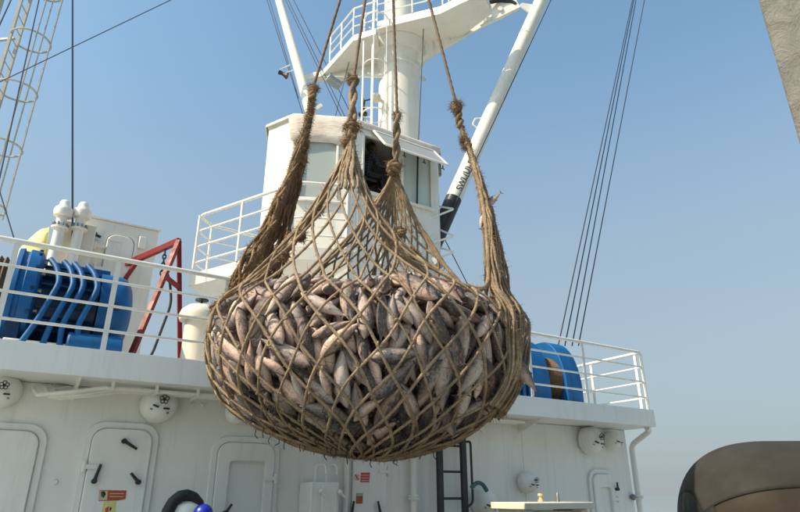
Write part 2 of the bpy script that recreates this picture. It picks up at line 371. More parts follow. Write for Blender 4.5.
for x_ in (-1.6, 1.35, 4.15, 6.6):
    b = MB(); b.tube([(x_ + .004 * math.sin(k * 1.7), YW - .001, .1 + k * .1) for k in range(26)], .007, 6); b.build('weld_seam', 'wall', house)
# faint welded lugs on the wall
for px, py in ((196, 399), (192, 405), (202, 405), (55, 482), (278, 486), (375, 478), (381, 485), (411, 474)):
    p = wallp(px, py); b = MB(); b.cyl(p, p - V((0, .03, 0)), 0.03, 0.02, 10); b.build('lug', 'wall', house)
# pipe with flange, ledge of frame
def pipe_v(px, py, r, mat='wall', z0=0.0, z1=DB - 0.01, fl=(), name='wall_pipe'):
    p = wallp(px, py); y = YW - r - 0.05; b = MB(); b.cyl((p.x, y, z0), (p.x, y, z1), r, seg=14); o = b.build(name, mat, house)
    for fy in fl:
        z = A(px, fy, y).z; q = MB(); q.lathe((p.x, y, z - .03), (0, 0, 1), [(0, r * 1.1), (0, r * 1.9), (.025, r * 1.9), (.025, r * 1.5), (.035, r * 1.5), (.035, r * 1.9), (.06, r * 1.9), (.06, r * 1.1)], 14); q.build('flange', mat, o)
    return o
pipe_v(410, 490, 0.04, fl=(497,)); pipe_v(343, 490, 0.03, fl=())
# drain pipe at the corner
c = V((XE + 0.10, YW - 0.02, 0)); b = MB()
b.tube(bend([V((XE - 0.06, YF + 0.12, DB - 0.01)), V((XE + 0.06, YF + 0.16, DB - 0.05)), V((c.x, c.y, DB - 0.25)), V((c.x, c.y, 0.02))], 0.1), 0.045, 14)
o = b.build('drain_pipe', 'wall', house)
zf = A(637, 497, YW).z; b = MB(); b.lathe((c.x, c.y, zf - .03), (0, 0, 1), [(0, .05), (0, .085), (.025, .085), (.03, .06), (.035, .085), (.06, .085), (.06, .05)], 14); b.build('flange', 'wall', o)
b = MB(); b.bar((XE - 0.1, YW - .03, zf), (c.x - .04, c.y, zf), .03, .05); b.sphere((XE - .07, YW - .05, zf), .05, seg=10, rings=6); b.build('pipe_clamp', 'steel', o)
# cables clipped under the overhang
for k, (y, z, px) in enumerate(((6.72, DB - .05, 42), (6.80, DB - .045, 55), (6.88, DB - .05, 62))):
    p0 = A(px, 375, y); x0 = p0.x
    pts = [V((x0 + .1, YW - .01, DB - .02)), V((x0 - .05, YW - .12, DB - .07)), V((x0, y + .1, DB - .16)), V((x0 + .25, y, DB - .13)), V((x0 + .55, y, z - .01)), V((x0 + .9, y, z)), V((4.4, y, z)), V((6.4, y + .1, z))]
    sm = [pts[0]]
    for i in range(len(pts) - 1):
        for t in (0.25, .5, .75, 1): sm.append(pts[i].lerp(pts[i + 1], t))
    b = MB(); b.tube(sm, 0.02, 8); b.build('cable', 'wall', house)
for k in range(12):
    x = 0.75 + 0.42 * k; b = MB(); b.box((x, 6.8, DB - 0.078), (0.03, 0.32, 0.012)); b.box((x, 6.66, DB - .04), (.03, .012, .08)); b.box((x, 6.94, DB - .04), (.03, .012, .08)); b.build('cable_clip', 'wall', house)

# railing of the upper deck
def rail_set(rt, pts, z0, hs, rads, mat='railp', name='rail'):
    for h, r in zip(hs, rads):
        b = MB(); b.tube(bend([V((p[0], p[1], z0 + h)) for p in pts], 0.06), r, 10); b.build(name, mat, rt)
rl = T('railing', 'white four bar pipe railing along the upper deck edge', 'railing', (2, YF, DK))
RH = 0.97
ye = YF + 0.045
rail_set(rl, [(-6, ye), (XE - 0.05, ye), (XE - .05, ye + 2.4)], DK, (0.97, 0.715, 0.46, 0.20), (0.026, 0.015, 0.015, 0.015))
posts = [A(px, 300, ye).x for px in (-110, 3, 112, 226)] 
posts += [A(px, 372, ye).x for px in (380, 531, 585)]
posts += [-4.2, 3.7]
for x in posts:
    b = MB(); b.bar((x, ye, DK), (x, ye, DK + RH - .01), 0.05, 0.016, (0, 1, 0)); b.build('post', 'railp', rl)
for y in (ye + 0.0, ye + 0.12, ye + 1.1, ye + 2.3):
    b = MB(); b.bar((XE - .05, y, DK), (XE - .05, y, DK + RH - .01), 0.016, 0.05, (0, 1, 0)); b.build('post', 'railp', rl)

# ================================================================== VENT DOMES on the wall
def vent(px, py, rpx, label, wheel=True, rot=0.0):
    p = A(px, py, YW - 0.14); r = rpx / FPX * (p - EYEP).dot(fw_)
    t = T('vent_dome', label, 'vent', (p.x, YW, p.z), 'round vents on the deckhouse wall')
    b = MB(); b.lathe((p.x, YW + .005, p.z), (0, -1, 0), [(0, r * .72), (.05, r * .72), (.05, r * .98), (.07, r), (.10, r), (.10 + r * .3, r * .95), (.10 + r * .55, r * .82), (.10 + r * .75, r * .62), (.10 + r * .88, r * .38), (.10 + r * .93, r * .12)], 32); b.build('dome', 'wall', t, angle=60)
    c = V((p.x, YW - .10 - r * .93, p.z)); up2 = V((0, 0, 1)); ri = V((1, 0, 0))
    def on(a, d):   # point on the dome at polar angle a and share d of the radius
        dd = d * r; h = math.sqrt(max(0, 1 - d * d)) * r * .93
        return V((p.x + math.cos(a) * dd, YW - .10 - h - .006, p.z + math.sin(a) * dd))
    if wheel:
        wc = on(R(80) + rot, .16) + V((0, -.035, 0)); k = r * .155
        b = MB(); b.cyl(wc + V((0, .07, 0)), wc, k * .35, seg=10)
        for i in range(5):
            an = R(72 * i + 18); cc = wc + V((math.cos(an), 0, math.sin(an))) * k
            b.tube(arc(cc, k * .62, 0, 2 * math.pi, 12, (1, 0, 0), (0, 0, 1))[:-1], k * .17, 6, closed=True)
        b.build('handwheel', 'black', t)
    for s, a0 in ((-1, R(215)), (1, R(305))):
        p0 = on(a0 + rot - .36 * s, .32); p1 = on(a0 + rot + .30 * s, .50)
        b = MB(); b.bar(p0 + V((0, -.012, 0)), p1 + V((0, -.012, 0)), .02, r * .085); b.build('latch', 'black', t)
        q = on(a0 + rot, .62); b = MB(); b.tube(arc(q, r * .055, 0, 2 * math.pi, 10, (1, 0, 0), (0, .6, .8))[:-1], r * .018, 5, closed=True); b.build('eyelet', 'black', t)
    return t
vent(3, 390, 17, 'white domed vent with black handwheel, cut off by the left edge')
vent(160, 404, 18, 'white domed vent under the overhang, between two doors, left of the net')
vent(240, 411, 13, 'white domed vent half hidden behind the lower left of the net', rot=.3)
vent(592, 440, 13.5, 'white domed vent close under the deck overhang at the right')
vent(615, 440, 9, 'small plain vent at the far right, beside the drain pipe', wheel=False)
vent(530, 482, 10.5, 'white domed vent standing alone above the cream stand', rot=.1)
vent(486, 502, 14, 'white domed vent beside the black ladder, at the bottom edge', wheel=False)

# hose strap near ladder
p = A(471, 487, YW - .3); b = MB(); b.tube(bend([A(471, 488, YW - .3), A(477, 482, YW - .34), A(483, 484, YW - .36), A(487, 491, YW - .36)], .1), 0.028, 10)
tag(b.build('hose_end', 'greenhose'), 'short dark green hose end draped over the vent beside the ladder', 'hose')

# black ladder
pl, pr = A(440, 480, YW - .28), A(464, 480, YW - .28)
t = T('wall_ladder', 'black steel ladder with broad stiles fixed to the wall below the net', 'ladder', ((pl.x + pr.x) / 2, YW - .2, 0))
for x in (pl.x, pr.x):
    b = MB(); b.box((x, YW - .28, 1.33), (.08, .06, 2.65)); b.build('stile', 'black', t, bevel=.006)
    for z in (0.5, 2.3):
        b = MB(); b.box((x, YW - .125, z), (.05, .25, .05)); b.build('bracket', 'black', t)
for k in range(8):
    z = A(452, 470, YW - .28).z - .02 + (k - 5) * .33
    b = MB(); b.cyl((pl.x, YW - .28, z), (pr.x, YW - .28, z), .016, seg=10); b.build('rung', 'black', t)
px = A(472, 480, YW - .3)
b = MB(); b.tube(bend([(px.x, YW - .02, 2.3), (px.x, YW - .3, 2.3), (px.x, YW - .3, 1.52), (px.x - .12, YW - .3, 1.45)], .05), .016, 8); b.build('hand_bar', 'black', t)

# white locker with hooks
p0, p1 = A(311, 495, YW - .35), A(339, 495, YW - .35); zt = A(325, 482, YW - .35).z
t = T('wall_locker', 'narrow white locker with pipe hooks on top, below the net', 'locker', ((p0.x + p1.x) / 2, YW - .18, 0))
b = MB(); b.box(((p0.x + p1.x) / 2, YW - .176, zt / 2), (p1.x - p0.x, .348, zt)); b.build('body', 'wall', t, bevel=.012)
b = MB(); b.box(((p0.x + p1.x) / 2 + .05, YW - .36, zt / 2 + .02), (p1.x - p0.x - .16, .016, zt - .12)); b.build('door', 'wall', t, bevel=.005)
for px in (317, 328):
    q = A(px, 482, YW - .25); b = MB(); b.tube(bend([(q.x, YW - .2, zt - .02), (q.x, YW - .2, zt + .19), (q.x + .1, YW - .26, zt + .2), (q.x + .09, YW - .3, zt + .08)], .06), .014, 8); b.build('hook', 'wall', t)
for px, py in ((321, 491), (340, 492)):
    q = A(px, py, YW - .37); b = MB(); b.sphere(q, .03, seg=10, rings=6); b.tube([q, q + V((.06, -.02, -.06))], .012, 6); b.build('catch', 'wall', t)

# notices
def sign(name, pts, y, mats, label, detail):
    b = MB(); b.prism([A(px, py, y) for px, py in pts], (0, .004, 0)); t = b.build(name, mats)
    tag(t, label, 'sign')
    for nm, pp, mm in detail:
        q = MB(); q.prism([A(px, py, y - .002) for px, py in pp], (0, .0015, 0)); q.build(nm, mm, t)
    return t
ys = YW - .078
sign('sticker', [(99.5, 490), (126.5, 490.3), (125.5, 499), (117, 500.5), (98.5, 500.8)], ys, 'signorange', 'orange red sticker with round emblem on the left door',
     [('emblem_field', [(99.5, 490.6), (108, 490.6), (107, 500), (98.8, 500.2)], 'signcream'),
      ('emblem', [(101, 491.5), (104.5, 491), (105.8, 494), (103.6, 498), (101.2, 496)], 'black'),
      ('print_line', [(110, 493), (124, 493.2), (123.9, 494), (109.9, 493.8)], 'signcream'), ('print_line', [(109.7, 496), (123, 496.2), (122.9, 497), (109.6, 496.8)], 'signcream')])
sign('tag_label', [(104, 501.5), (116, 501.2), (115, 520), (100, 520)], ys, 'signyellow', 'pale yellow label below the red sticker on the left door',
     [('print_mark', [(105.5, 508), (109, 506), (107, 520), (104, 520)], 'signred'), ('print_mark', [(110, 507), (112, 507.5), (110.5, 511), (109.3, 510)], 'black')])
yc = YW - .078
t = sign('no_smoking_notice', [(354, 471.5), (370.5, 471.5), (369.5, 483), (353.5, 483)], yc, 'wall', 'small notice with crossed cigarette and red text block', 
     [('text_block', [(361, 472.5), (370, 472.5), (369.3, 482.2), (360.3, 482.2)], 'signred')] )
for yy in (474.6, 477.4, 480): 
    q = MB(); q.prism([A(x, y, yc - .004) for x, y in ((361.5, yy), (369.3, yy), (369.2, yy + .9), (361.4, yy + .9))], (0, .0015, 0)); q.build('text_line', 'signpink', t)
q = MB(); cc = A(357, 477, yc - .003); q.tube(arc(cc, .035, 0, 2 * math.pi, 14, (1, 0, 0), (0, 0, 1))[:-1], .003, 5, closed=True); q.build('ring', 'signpink', t)
q = MB(); q.bar(cc + V((-.025, 0, .032)), cc + V((.025, 0, -.035)), .004, .014); q.bar(cc + V((-.012, .001, -.02)), cc + V((.02, .001, .025)), .004, .006); q.build('slash', 'signred', t)
sign('safety_sticker', [(356.5, 493), (363, 493), (362.5, 503.5), (356, 503.5)], yc, 'signorange', 'small green and orange sticker below the no smoking notice',
     [('green_band', [(356.6, 493.2), (362.8, 493.2), (362.7, 496), (356.4, 496)], 'signgreen')])

# black hose arch with sack and blue float by the wall
yh = YW - .6
pts = [A(x, y, yh) for x, y in ((164, 530), (168, 511), (173, 502), (180, 496), (187, 494.5), (194, 497), (199, 503), (201, 511), (202, 530))]
sm = []
for i in range(len(pts) - 1):
    for t_ in (0, .34, .67): sm.append(pts[i].lerp(pts[i + 1], t_))
sm.append(pts[-1]); sm = [V((sm[0].x, yh, .03))] + sm + [V((sm[-1].x, yh, .03))]
b = MB(); b.tube(sm, .05, 12, True, [.062 - .022 * min(1, i / len(sm)) for i in range(len(sm))]); b.sphere(A(187, 494, yh - .06), .012, seg=8, rings=5)
tag(b.build('hose_arch', 'rubber'), 'thick black hose arching up at the bottom edge by the wall', 'hose')
q = A(186, 512, yh + .1)
b = MB(); b.lathe((q.x, yh + .1, 0), (0, 0, 1), [(0, .18), (.05, .22), (.7, .21), (1.2, .2), (q.z - .02, .19), (q.z + .06, .17), (q.z + .10, .12), (q.z + .12, .03)], 18)
tag(b.build('white_drum', 'sack'), 'white rounded drum standing inside the black hose arch', 'drum')
q = A(203, 514, yh - .1); b = MB(); b.sphere(q, .095, seg=16, rings=10); b.cyl((q.x, q.y, 0), (q.x, q.y, q.z - .06), .03, .02)
tag(b.build('float_marker', 'bluebuoy'), 'royal blue ball on a stick beside the black hose arch', 'buoy')

# cream steel stand at bottom right
p0, p1 = A(524, 503, 5.6), A(594, 502, 5.6); zt = A(560, 502, 5.6).z
t = T('mooring_stand', 'worn cream steel stand with a flat top at the bottom edge', 'stand', ((p0.x + p1.x) / 2, 5.9, 0))
b = MB(); b.box(((p0.x + p1.x) / 2, 5.9, zt - .04), (p1.x - p0.x, .6, .08)); b.build('top_plate', 'cream', t, bevel=.012)
for x in (p0.x + .12, p1.x - .12):
    b = MB(); b.box((x, 5.9, (zt - .08) / 2), (.1, .5, zt - .082)); b.build('leg', 'cream', t, bevel=.01)
b = MB(); b.box(((p0.x + p1.x) / 2, 5.95, zt - .16), (p1.x - p0.x - .34, .3, .12)); b.build('cross_beam', 'cream', t)
q = A(541, 500, 6.0); b = MB(); b.lathe((q.x, 6.0, zt), (0, 0, 1), [(0, .04), (.03, .04), (.03, .025), (.07, .025), (.07, .04), (.10, .035)], 10); tag(b.build('grease_cup', 'signcream'), 'small brass cup on top of the cream stand', 'cup')
q = A(558, 500, 6.0); b = MB(); b.lathe((q.x, 6.0, zt), (0, 0, 1), [(0, .03), (.03, .022), (.09, .018), (.11, .008)], 10); tag(b.build('steel_pin', 'steel'), 'dark steel pin upright on top of the cream stand', 'pin')

# ================================================================== LEFT WINCH
Yq = 7.55
cz = A(20, 300, Yq).z
xs = [A(px, 303, Yq).x for px in (-60, 8, 14, 32, 62, 96, 131)]
wn_ = T('blue_winch', 'large blue electric winch behind the railing at the left', 'winch', (xs[3], Yq, DK))
rW = 0.56
b = MB(); b.lathe((xs[0] - .35, Yq, cz), (1, 0, 0), [(0, .1), (0, rW), (.05, rW), (.05, .2), (.06, .2)], 36); b.build('drum_flange', 'blue', wn_)
b = MB(); prof = [(0, .2)]
L_ = xs[1] - xs[0] + .28
for k in range(16): prof += [(L_ * k / 16 + .001, rW * .74), (L_ * (k + .5) / 16, rW * .80)]
prof += [(L_, .2)]; b.lathe((xs[0] - .3, Yq, cz), (1, 0, 0), prof, 32); b.build('wound_warp', 'warp', wn_)
b = MB(); b.lathe((xs[1], Yq, cz), (1, 0, 0), [(0, .2), (0, rW), (.05, rW + .01), (.06, rW - .02), (.10, rW - .02), (.11, rW + .01), (xs[3] - xs[1], rW), (xs[3] - xs[1] + .03, rW - .05), (xs[3] - xs[1] + .03, .2)], 40); b.build('brake_flange', 'blue', wn_, bevel=.006)
b = MB(); prof = [(0, .2), (0, .43)]; L_ = xs[5] - xs[3]
b.lathe((xs[3], Yq, cz - .03), (1, 0, 0), [(0, .2), (0, .40), (L_ * .98, .40), (L_, .2)], 32); mot = b.build('motor', 'dkblue', wn_)
for k in range(22):
    a = R(-60 + k * 300 / 21 - 90)
    a = R(360 * k / 22); d = V((0, math.cos(a), math.sin(a))); c0 = V((xs[3] + .05, Yq, cz - .03)) + d * .40; c1 = V((xs[5] - .05, Yq, cz - .03)) + d * .40
    q = MB(); q.bar(c0, c1, .018, .11, d); q.build('cooling_fin', 'dkblue', mot)
b = MB(); L_ = xs[6] - xs[5]; b.lathe((xs[5], Yq, cz - .03), (1, 0, 0), [(0, .2), (0, .455), (L_ * .5, .455), (L_ * .68, .44), (L_ * .82, .40), (L_ * .93, .32), (L_, .2), (L_ + .01, .05)], 40); cap = b.build('fan_cover', 'blue', wn_)
for k in range(14):
    a = R(360 * k / 14); d = V((0, math.cos(a), math.sin(a))); q = MB(); c0 = V((xs[3] + .03, Yq, cz)) + d * (rW - .09); q.cyl(c0, c0 + V((.035, 0, 0)), .022, seg=6); q.build('bolt', 'steel', wn_)
    q = MB(); c0 = V((xs[1] + .2, Yq, cz)) + d * (rW - .008); q.cyl(c0, c0 + d * .03, .02, seg=6); q.build('bolt', 'dkblue', wn_)
q = MB(); pc = V((xs[5] + L_ * .45, Yq - .455, cz - .05)); q.box(pc, (.07, .02, .08)); q.build('grille', 'black', cap)
b = MB(); b.box(((xs[3] + xs[5]) / 2 + .1, Yq + .05, cz + .42), (.6, .3, .10)); b.build('terminal_box', 'blue', wn_, bevel=.015)
for k, px in enumerate((48, 62, 72, 86)):
    top = A(px + 10, 275 + k * 2, Yq - .45); xk = top.x
    b = MB(); rr = .03
    b.tube(bend([(xk - .10, Yq - .30, cz + .42), (xk - .02, Yq - .42, cz + .30), (xk + .03, Yq - .54, cz + .10), (xk - .10, Yq - .56, cz - .35), (xk - .2 + .06 * k, Yq - .55, DK + .06)], .08), rr, 12); b.build('hydraulic_pipe', 'blue', wn_)
    q = MB(); q.cyl((xk - .2 + .06 * k, Yq - .55, DK), (xk - .2 + .06 * k, Yq - .55, DK + .09), .05, seg=12); q.build('coupling', 'steel', wn_)
b = MB(); b.cyl((xs[4] + .1, Yq - .5, DK + .13), (xs[6] - .08, Yq - .5, DK + .13), .13, seg=20); b.build('pump', 'blue', wn_, bevel=.02)
for x in (xs[1] + .1, xs[5] - .1):
    b = MB(); b.box((x, Yq, (DK + cz - .3) / 2), (.14, .9, cz - .3 - DK)); b.build('pedestal', 'dkblue', wn_, bevel=.01)
b = MB(); b.box(((xs[2] + xs[5]) / 2, Yq - .05, DK + .06), (xs[5] - xs[2], 1.0, .12)); b.build('bed_frame', 'white', wn_, bevel=.01)

# ================================================================== RIGHT WINCH
Yr = 7.7
x0, x1 = A(510, 380, Yr - .5).x, A(581, 380, Yr - .5).x; zt = A(545, 343, Yr).z
t = T('covered_winch', 'blue curved winch housing with wound rope behind the railing at the right', 'winch', ((x0 + x1) / 2, Yr, DK))
def hood(xa, xb, rr, yy, mat, nm):
    b = MB(); zc = DK + .32; top = zt - zc
    prof = [V((xa, yy - rr, DK + .02)), V((xa, yy - rr, zc))] + [V((xa, yy - rr * math.cos(R(a)), zc + top * rr / .52 * math.sin(R(a)))) for a in range(10, 100, 10)] + [V((xa, yy + rr, zc + top * rr / .52)), V((xa, yy + rr, DK + .02))]
    b.prism(prof, (xb - xa, 0, 0)); return b.build(nm, mat, t, bevel=.012)
w = x1 - x0
hood(x0, x0 + w * .30, .52, Yr, 'dkblue', 'side_housing'); hood(x0 + w * .31, x0 + w * .55, .50, Yr, 'blue', 'drum_cover')
hood(x0 + w * .77, x1, .52, Yr, 'blue', 'end_housing')
for k in range(3):
    b = MB(); b.tube([(x0 + w * (.06 + .08 * k), Yr - .56, DK + .02), (x0 + w * (.06 + .08 * k), Yr - .56, DK + .42), (x0 + w * (.06 + .08 * k), Yr - .42, DK + .72), (x0 + w * (.06 + .08 * k), Yr - .1, DK + .86)], .028, 8); b.build('pipe', 'blue', t)
b = MB(); prof = [(0, .1)]
for k in range(9): prof += [(w * .22 * k / 9 + .001, .37), (w * .22 * (k + .5) / 9, .44)]
b.lathe((x0 + w * .55, Yr - .02, DK + .50), (1, 0, 0), prof + [(w * .22, .1)], 32); b.build('wound_warp', 'warp', t)
b = MB(); b.prism([V((x0 - .1, Yr + .3, DK + .6)), V((x0 + w * .75, Yr + .3, DK + .95)), V((x0 + w * .75, Yr + .3, zt + .16)), V((x0 + w * .55, Yr + .3, zt + .14)), V((x0 - .1, Yr + .3, DK + .8))], (0, .3, 0)); b.build('back_plate', 'blue', t, bevel=.01)
b = MB(); b.box(((x0 + x1) / 2, Yr - .02, DK + .05), (w, 1.15, .1)); b.build('bed_frame', 'dkblue', t)

# ================================================================== NEAR MUSHROOM VENT
p = A(197, 340, 7.25); zt = A(195, 303, 7.25).z
t = T('mushroom_vent', 'cream mushroom ventilator on the deck edge left of the net', 'vent', (p.x, 7.25, DK))
b = MB(); b.cyl((p.x, 7.25, DK), (p.x, 7.25, zt - .16), .165, seg=28); b.build('pipe', 'cream', t)
b = MB(); b.lathe((p.x, 7.25, zt - .22), (0, 0, 1), [(0, .17), (0, .235), (.06, .245), (.12, .225), (.18, .16), (.21, .06), (.215, .02)], 32); b.build('cap', 'cream', t, angle=60)
b = MB(); b.lathe((p.x, 7.25, zt - .01), (0, 0, 1), [(0, .012), (.05, .012), (.05, .08), (.065, .08), (.065, .01)], 16); b.build('handwheel', 'black', t)

# ================================================================== RED GANTRY
ap = A(179, 241, 8.3); zt = ap.z
t = T('red_gantry', 'red steel lifting frame with a chain between winch and vent', 'gantry', (ap.x, 8.3, DK))
far = AZ(124, 265, zt); far2 = ap.lerp(far, 1.0)
fr_ = A(186, 345, 8.45); fl_ = A(127, 352, 7.75)
b = MB(); b.bar(ap, far2, .06, .085); b.build('beam', 'red', t)
b = MB(); b.bar(ap, (fr_.x, fr_.y, DK), .055, .055); b.build('leg', 'red', t)
b = MB(); b.bar(ap, (fl_.x, fl_.y, DK), .06, .06); b.build('leg', 'red', t)
b = MB(); b.bar(far2, (far2.x, far2.y, DK), .055, .055); b.build('leg', 'red', t)
b = MB(); b.bar(far2.lerp(ap, .3), V((far2.x, far2.y, zt - .35)), .05, .05); b.build('brace', 'red', t)
l1, l2 = ap.lerp(V((fr_.x, fr_.y, DK)), .33), ap.lerp(V((fl_.x, fl_.y, DK)), .30)
b = MB(); b.bar(l1, l2, .05, .05); b.build('brace', 'red', t)
cp_ = ap.lerp(far2, .22) - V((0, 0, .05))
ch = T('hoist_chain', 'short dark chain hoist hanging from the red frame', 'chain', cp_)
for k in range(7):
    c = cp_ - V((0, 0, .045 + .062 * k)); u = (1, 0, 0) if k % 2 else (0, 1, 0)
    b = MB(); b.tube([c + V(u) * (.022 * math.cos(a)) + V((0, 0, .042 * math.sin(a))) for a in [2 * math.pi * i / 10 for i in range(10)]], .010, 6, closed=True); b.build('chain_link', 'black', ch)
# black box with hose behind
p = A(170, 345, 8.6); b = MB(); b.box((p.x, 8.7, DK + .16), (.9, .4, .32)); t = b.build('equipment_box', 'black', bevel=.015); tag(t, 'low black box on deck behind the mushroom vent', 'box')
b = MB(); q = A(163, 300, 8.6); b.tube(bend([(p.x - .3, 8.6, DK + .3), (q.x - .03, 8.6, DK + .45), (q.x + .12, 8.6, q.z - .02), (q.x + .05, 8.6, q.z + .3), (q.x - .02, 8.6, q.z + .45)], .12), .018, 8); tag(b.build('black_hose', 'rubber'), 'thin black hose rising from the low box beside the red frame', 'hose')

# ================================================================== WHITE HATCH HOUSE + pipes + yellow tarp
Yb = 9.7
xl, xr = A(66, 290, Yb).x, A(150, 290, Yb).x; zt = A(120, 223.5, Yb).z
t = T('hatch_house', 'white steel companionway with a rounded door at the left', 'deckhouse', ((xl + xr) / 2, Yb + .8, DK))
b = MB(); b.box(((xl + xr) / 2, Yb + .8, (zt + DK) / 2), (xr - xl, 1.6, zt - DK)); b.build('wall', 'white', t, bevel=.012)
b = MB(); b.box(((xl + xr) / 2, Yb + .8, zt + .012), (xr - xl + .05, 1.65, .022)); b.build('roof', 'white', t)
hx0, hx1 = A(101, 270, Yb).x, A(129, 270, Yb).x; hz = A(117, 236, Yb).z
b = MB(); b.prism(rrect(hx0, hx1, DK + .2, hz, .13, Yb - .003), (0, -.06, 0)); dd = b.build('door', 'white', t, bevel=.015)
frame_ring(rrect(hx0 - .06, hx1 + .06, DK + .14, hz + .06, .17, Yb), rrect(hx0 - .01, hx1 + .01, DK + .19, hz + .01, .13, Yb), (0, -.04, 0)).build('door_frame', 'white', dd)
for py in (246, 268):
    q = A(100, py, Yb - .08); b = MB(); b.box(q, (.16, .03, .05)); b.cyl(q + V((-.08, 0, -.05)), q + V((-.08, 0, .05)), .03, seg=10); b.build('hinge', 'white', dd)
q = A(115, 241, Yb - .06); b = MB(); b.box(q, (.2, .025, .025)); b.build('handle', 'white', dd)
q = A(142, 243, Yb - .03); b = MB(); b.box(q, (.1, .06, .2)); b.build('lamp_box', 'white', t, bevel=.01)
q = A(94, 234, Yb - .1); b = MB(); b.cyl(q + V((-.1, 0, .03)), q + V((.1, 0, -.03)), .022, seg=8); b.sphere(q, .05, seg=10, rings=6); b.cyl(q, q + V((0, .12, 0)), .02, seg=8); b.build('clamp', 'black', t)
for k, (pxt, pyt, Yp) in enumerate(((66.5, 199, 9.2), (85, 201, 9.25))):
    tp = A(pxt, pyt, Yp)
    t = T('vent_pipe', ('tall white vent pipe with swollen head, the left of the pair', 'tall white vent pipe with swollen head, right of the pair beside the hatch')[k], 'vent', (tp.x, Yp, DK), 'pair of vent pipes')
    b = MB(); b.cyl((tp.x, Yp, DK), (tp.x, Yp, tp.z - .45), .07, seg=24); b.build('pipe', 'cream' if k == 2 else 'white', t)
    b = MB(); b.lathe((tp.x, Yp, tp.z - .46), (0, 0, 1), [(0, .06), (0, .085), (.06, .085), (.07, .07), (.17, .07), (.18, .115), (.26, .128), (.30, .115), (.34, .075), (.39, .07), (.42, .055), (.44, .02)], 28); b.build('head', 'white', t)
    for i in range(10):
        a = R(36 * i); q = MB(); q.cyl((tp.x + .098 * math.cos(a), Yp + .098 * math.sin(a), tp.z - .475), (tp.x + .098 * math.cos(a), Yp + .098 * math.sin(a), tp.z - .40), .012, seg=6); q.build('bolt', 'steel', t)
    b = MB(); b.lathe((tp.x, Yp, tp.z - .48), (0, 0, 1), [(0, .07), (0, .112), (.025, .112), (.025, .07)], 24); b.build('flange', 'white', t)
b = MB(); pa = A(60, 225, 9.1); cx0, cx1 = A(56, 240, 9.5).x, A(94, 240, 9.5).x; b.box(((cx0 + cx1) / 2, 9.52, (DK + A(72, 224, 9.5).z) / 2), (cx1 - cx0, .3, A(72, 224, 9.5).z - DK)); tag(b.build('pipe_casing', 'cream', bevel=.02), 'cream casing box behind the two vent pipes', 'casing')
# yellow tarp: draped heap
b = MB(); N1, N2 = 22, 14; p0 = A(12, 300, 9.6); zt = 5.32
vs = []
random.seed(5)
for j in range(N2 + 1):
    for i in range(N1 + 1):
        u = i / N1; w_ = j / N2
        hgt = (.55 + .45 * math.sin(min(1, u * 1.05) * math.pi * .5) ** 1.5) * min(1, u * 8) * (1 - max(0, (u - .86) / .14) ** 2 * .9) * math.sin(math.pi * (0.04 + .92 * w_)) ** .35
        vs.append(V((-.85 + u * (cx0 - .01 + .85), 9.25 + w_ * .9, DK + (zt - DK) * hgt + .03 * math.sin(9 * u + 3 * w_) + random.uniform(-.015, .015))))
fs = [(j * (N1 + 1) + i, j * (N1 + 1) + i + 1, (j + 1) * (N1 + 1) + i + 1, (j + 1) * (N1 + 1) + i) for j in range(N2) for i in range(N1)]
b.add(vs, fs); o = b.build('yellow_tarpaulin', 'yellowtarp', angle=80); sd = o.modifiers.new('thick', 'SOLIDIFY'); sd.thickness = .012
tag(o, 'pale yellow tarpaulin bundle behind the blue winch', 'tarpaulin')

# ================================================================== LEFT MAST AND CAGED LADDER
ml = H(-8, 20, 10.2); mx, my = ml.x - .35, ml.y + .15
b = MB(); b.lathe((mx, my, DK), (0, 0, 1), [(0, .48), (14, .40)], 28)
tag(b.build('king_post', 'greyrail'), 'pale grey post cut off by the upper left corner', 'mast')
t = T('caged_ladder', 'grey steel ladder with round safety hoops in the upper left corner', 'ladder', (mx + .8, my - .5, DK))
# ladder plane faces away from post, towards +X -Y
lc = H(14, 20, 10.0); ld = V((lc.x - mx, lc.y - my, 0)); ld = V((0.85, -0.3, 0)).normalized(); sd_ = V((-ld.y, ld.x, 0))
l0 = H(17, 30, 10.0); l0.z = 0; zt_ = 15.5
for s in (-1, 1):
    q = l0 + sd_ * (.17 * s); b = MB(); b.bar((q.x, q.y, DK), (q.x, q.y, zt_), .055, .055, ld); b.build('stile', 'greyrail', t)
for k in range(42):
    z = DK + .3 * k; b = MB(); b.cyl((l0 + sd_ * .17) + Z * z, (l0 - sd_ * .17) + Z * z, .012, seg=8); b.build('rung', 'greyrail', t)
hr = .37
zs_h = [H(30, py, 10.1).z for py in (208, 148, 92, 42, -10, -60)]
for z in zs_h:
    c0 = l0 + ld * (hr * .85)
    b = MB(); b.tube([c0 + Z * z + (-ld * math.cos(a) + sd_ * math.sin(a)) * hr for a in [R(28 + (304) * i / 28) for i in range(29)]], .02, 8); b.build('safety_hoop', 'greyrail', t)
    q = MB(); q.bar(l0 + Z * z, V((mx, my, z)), .06, .04); q.build('stand_off', 'greyrail', t)
for a in (95, 130, 180, 235):
    q = l0 + ld * (hr * .85) + (-ld * math.cos(R(a)) + sd_ * math.sin(R(a))) * (hr + .012); b = MB(); b.bar((q.x, q.y, zs_h[0] - .1), (q.x, q.y, 15), .045, .012, V(ld)); b.build('cage_strap', 'greyrail', t)

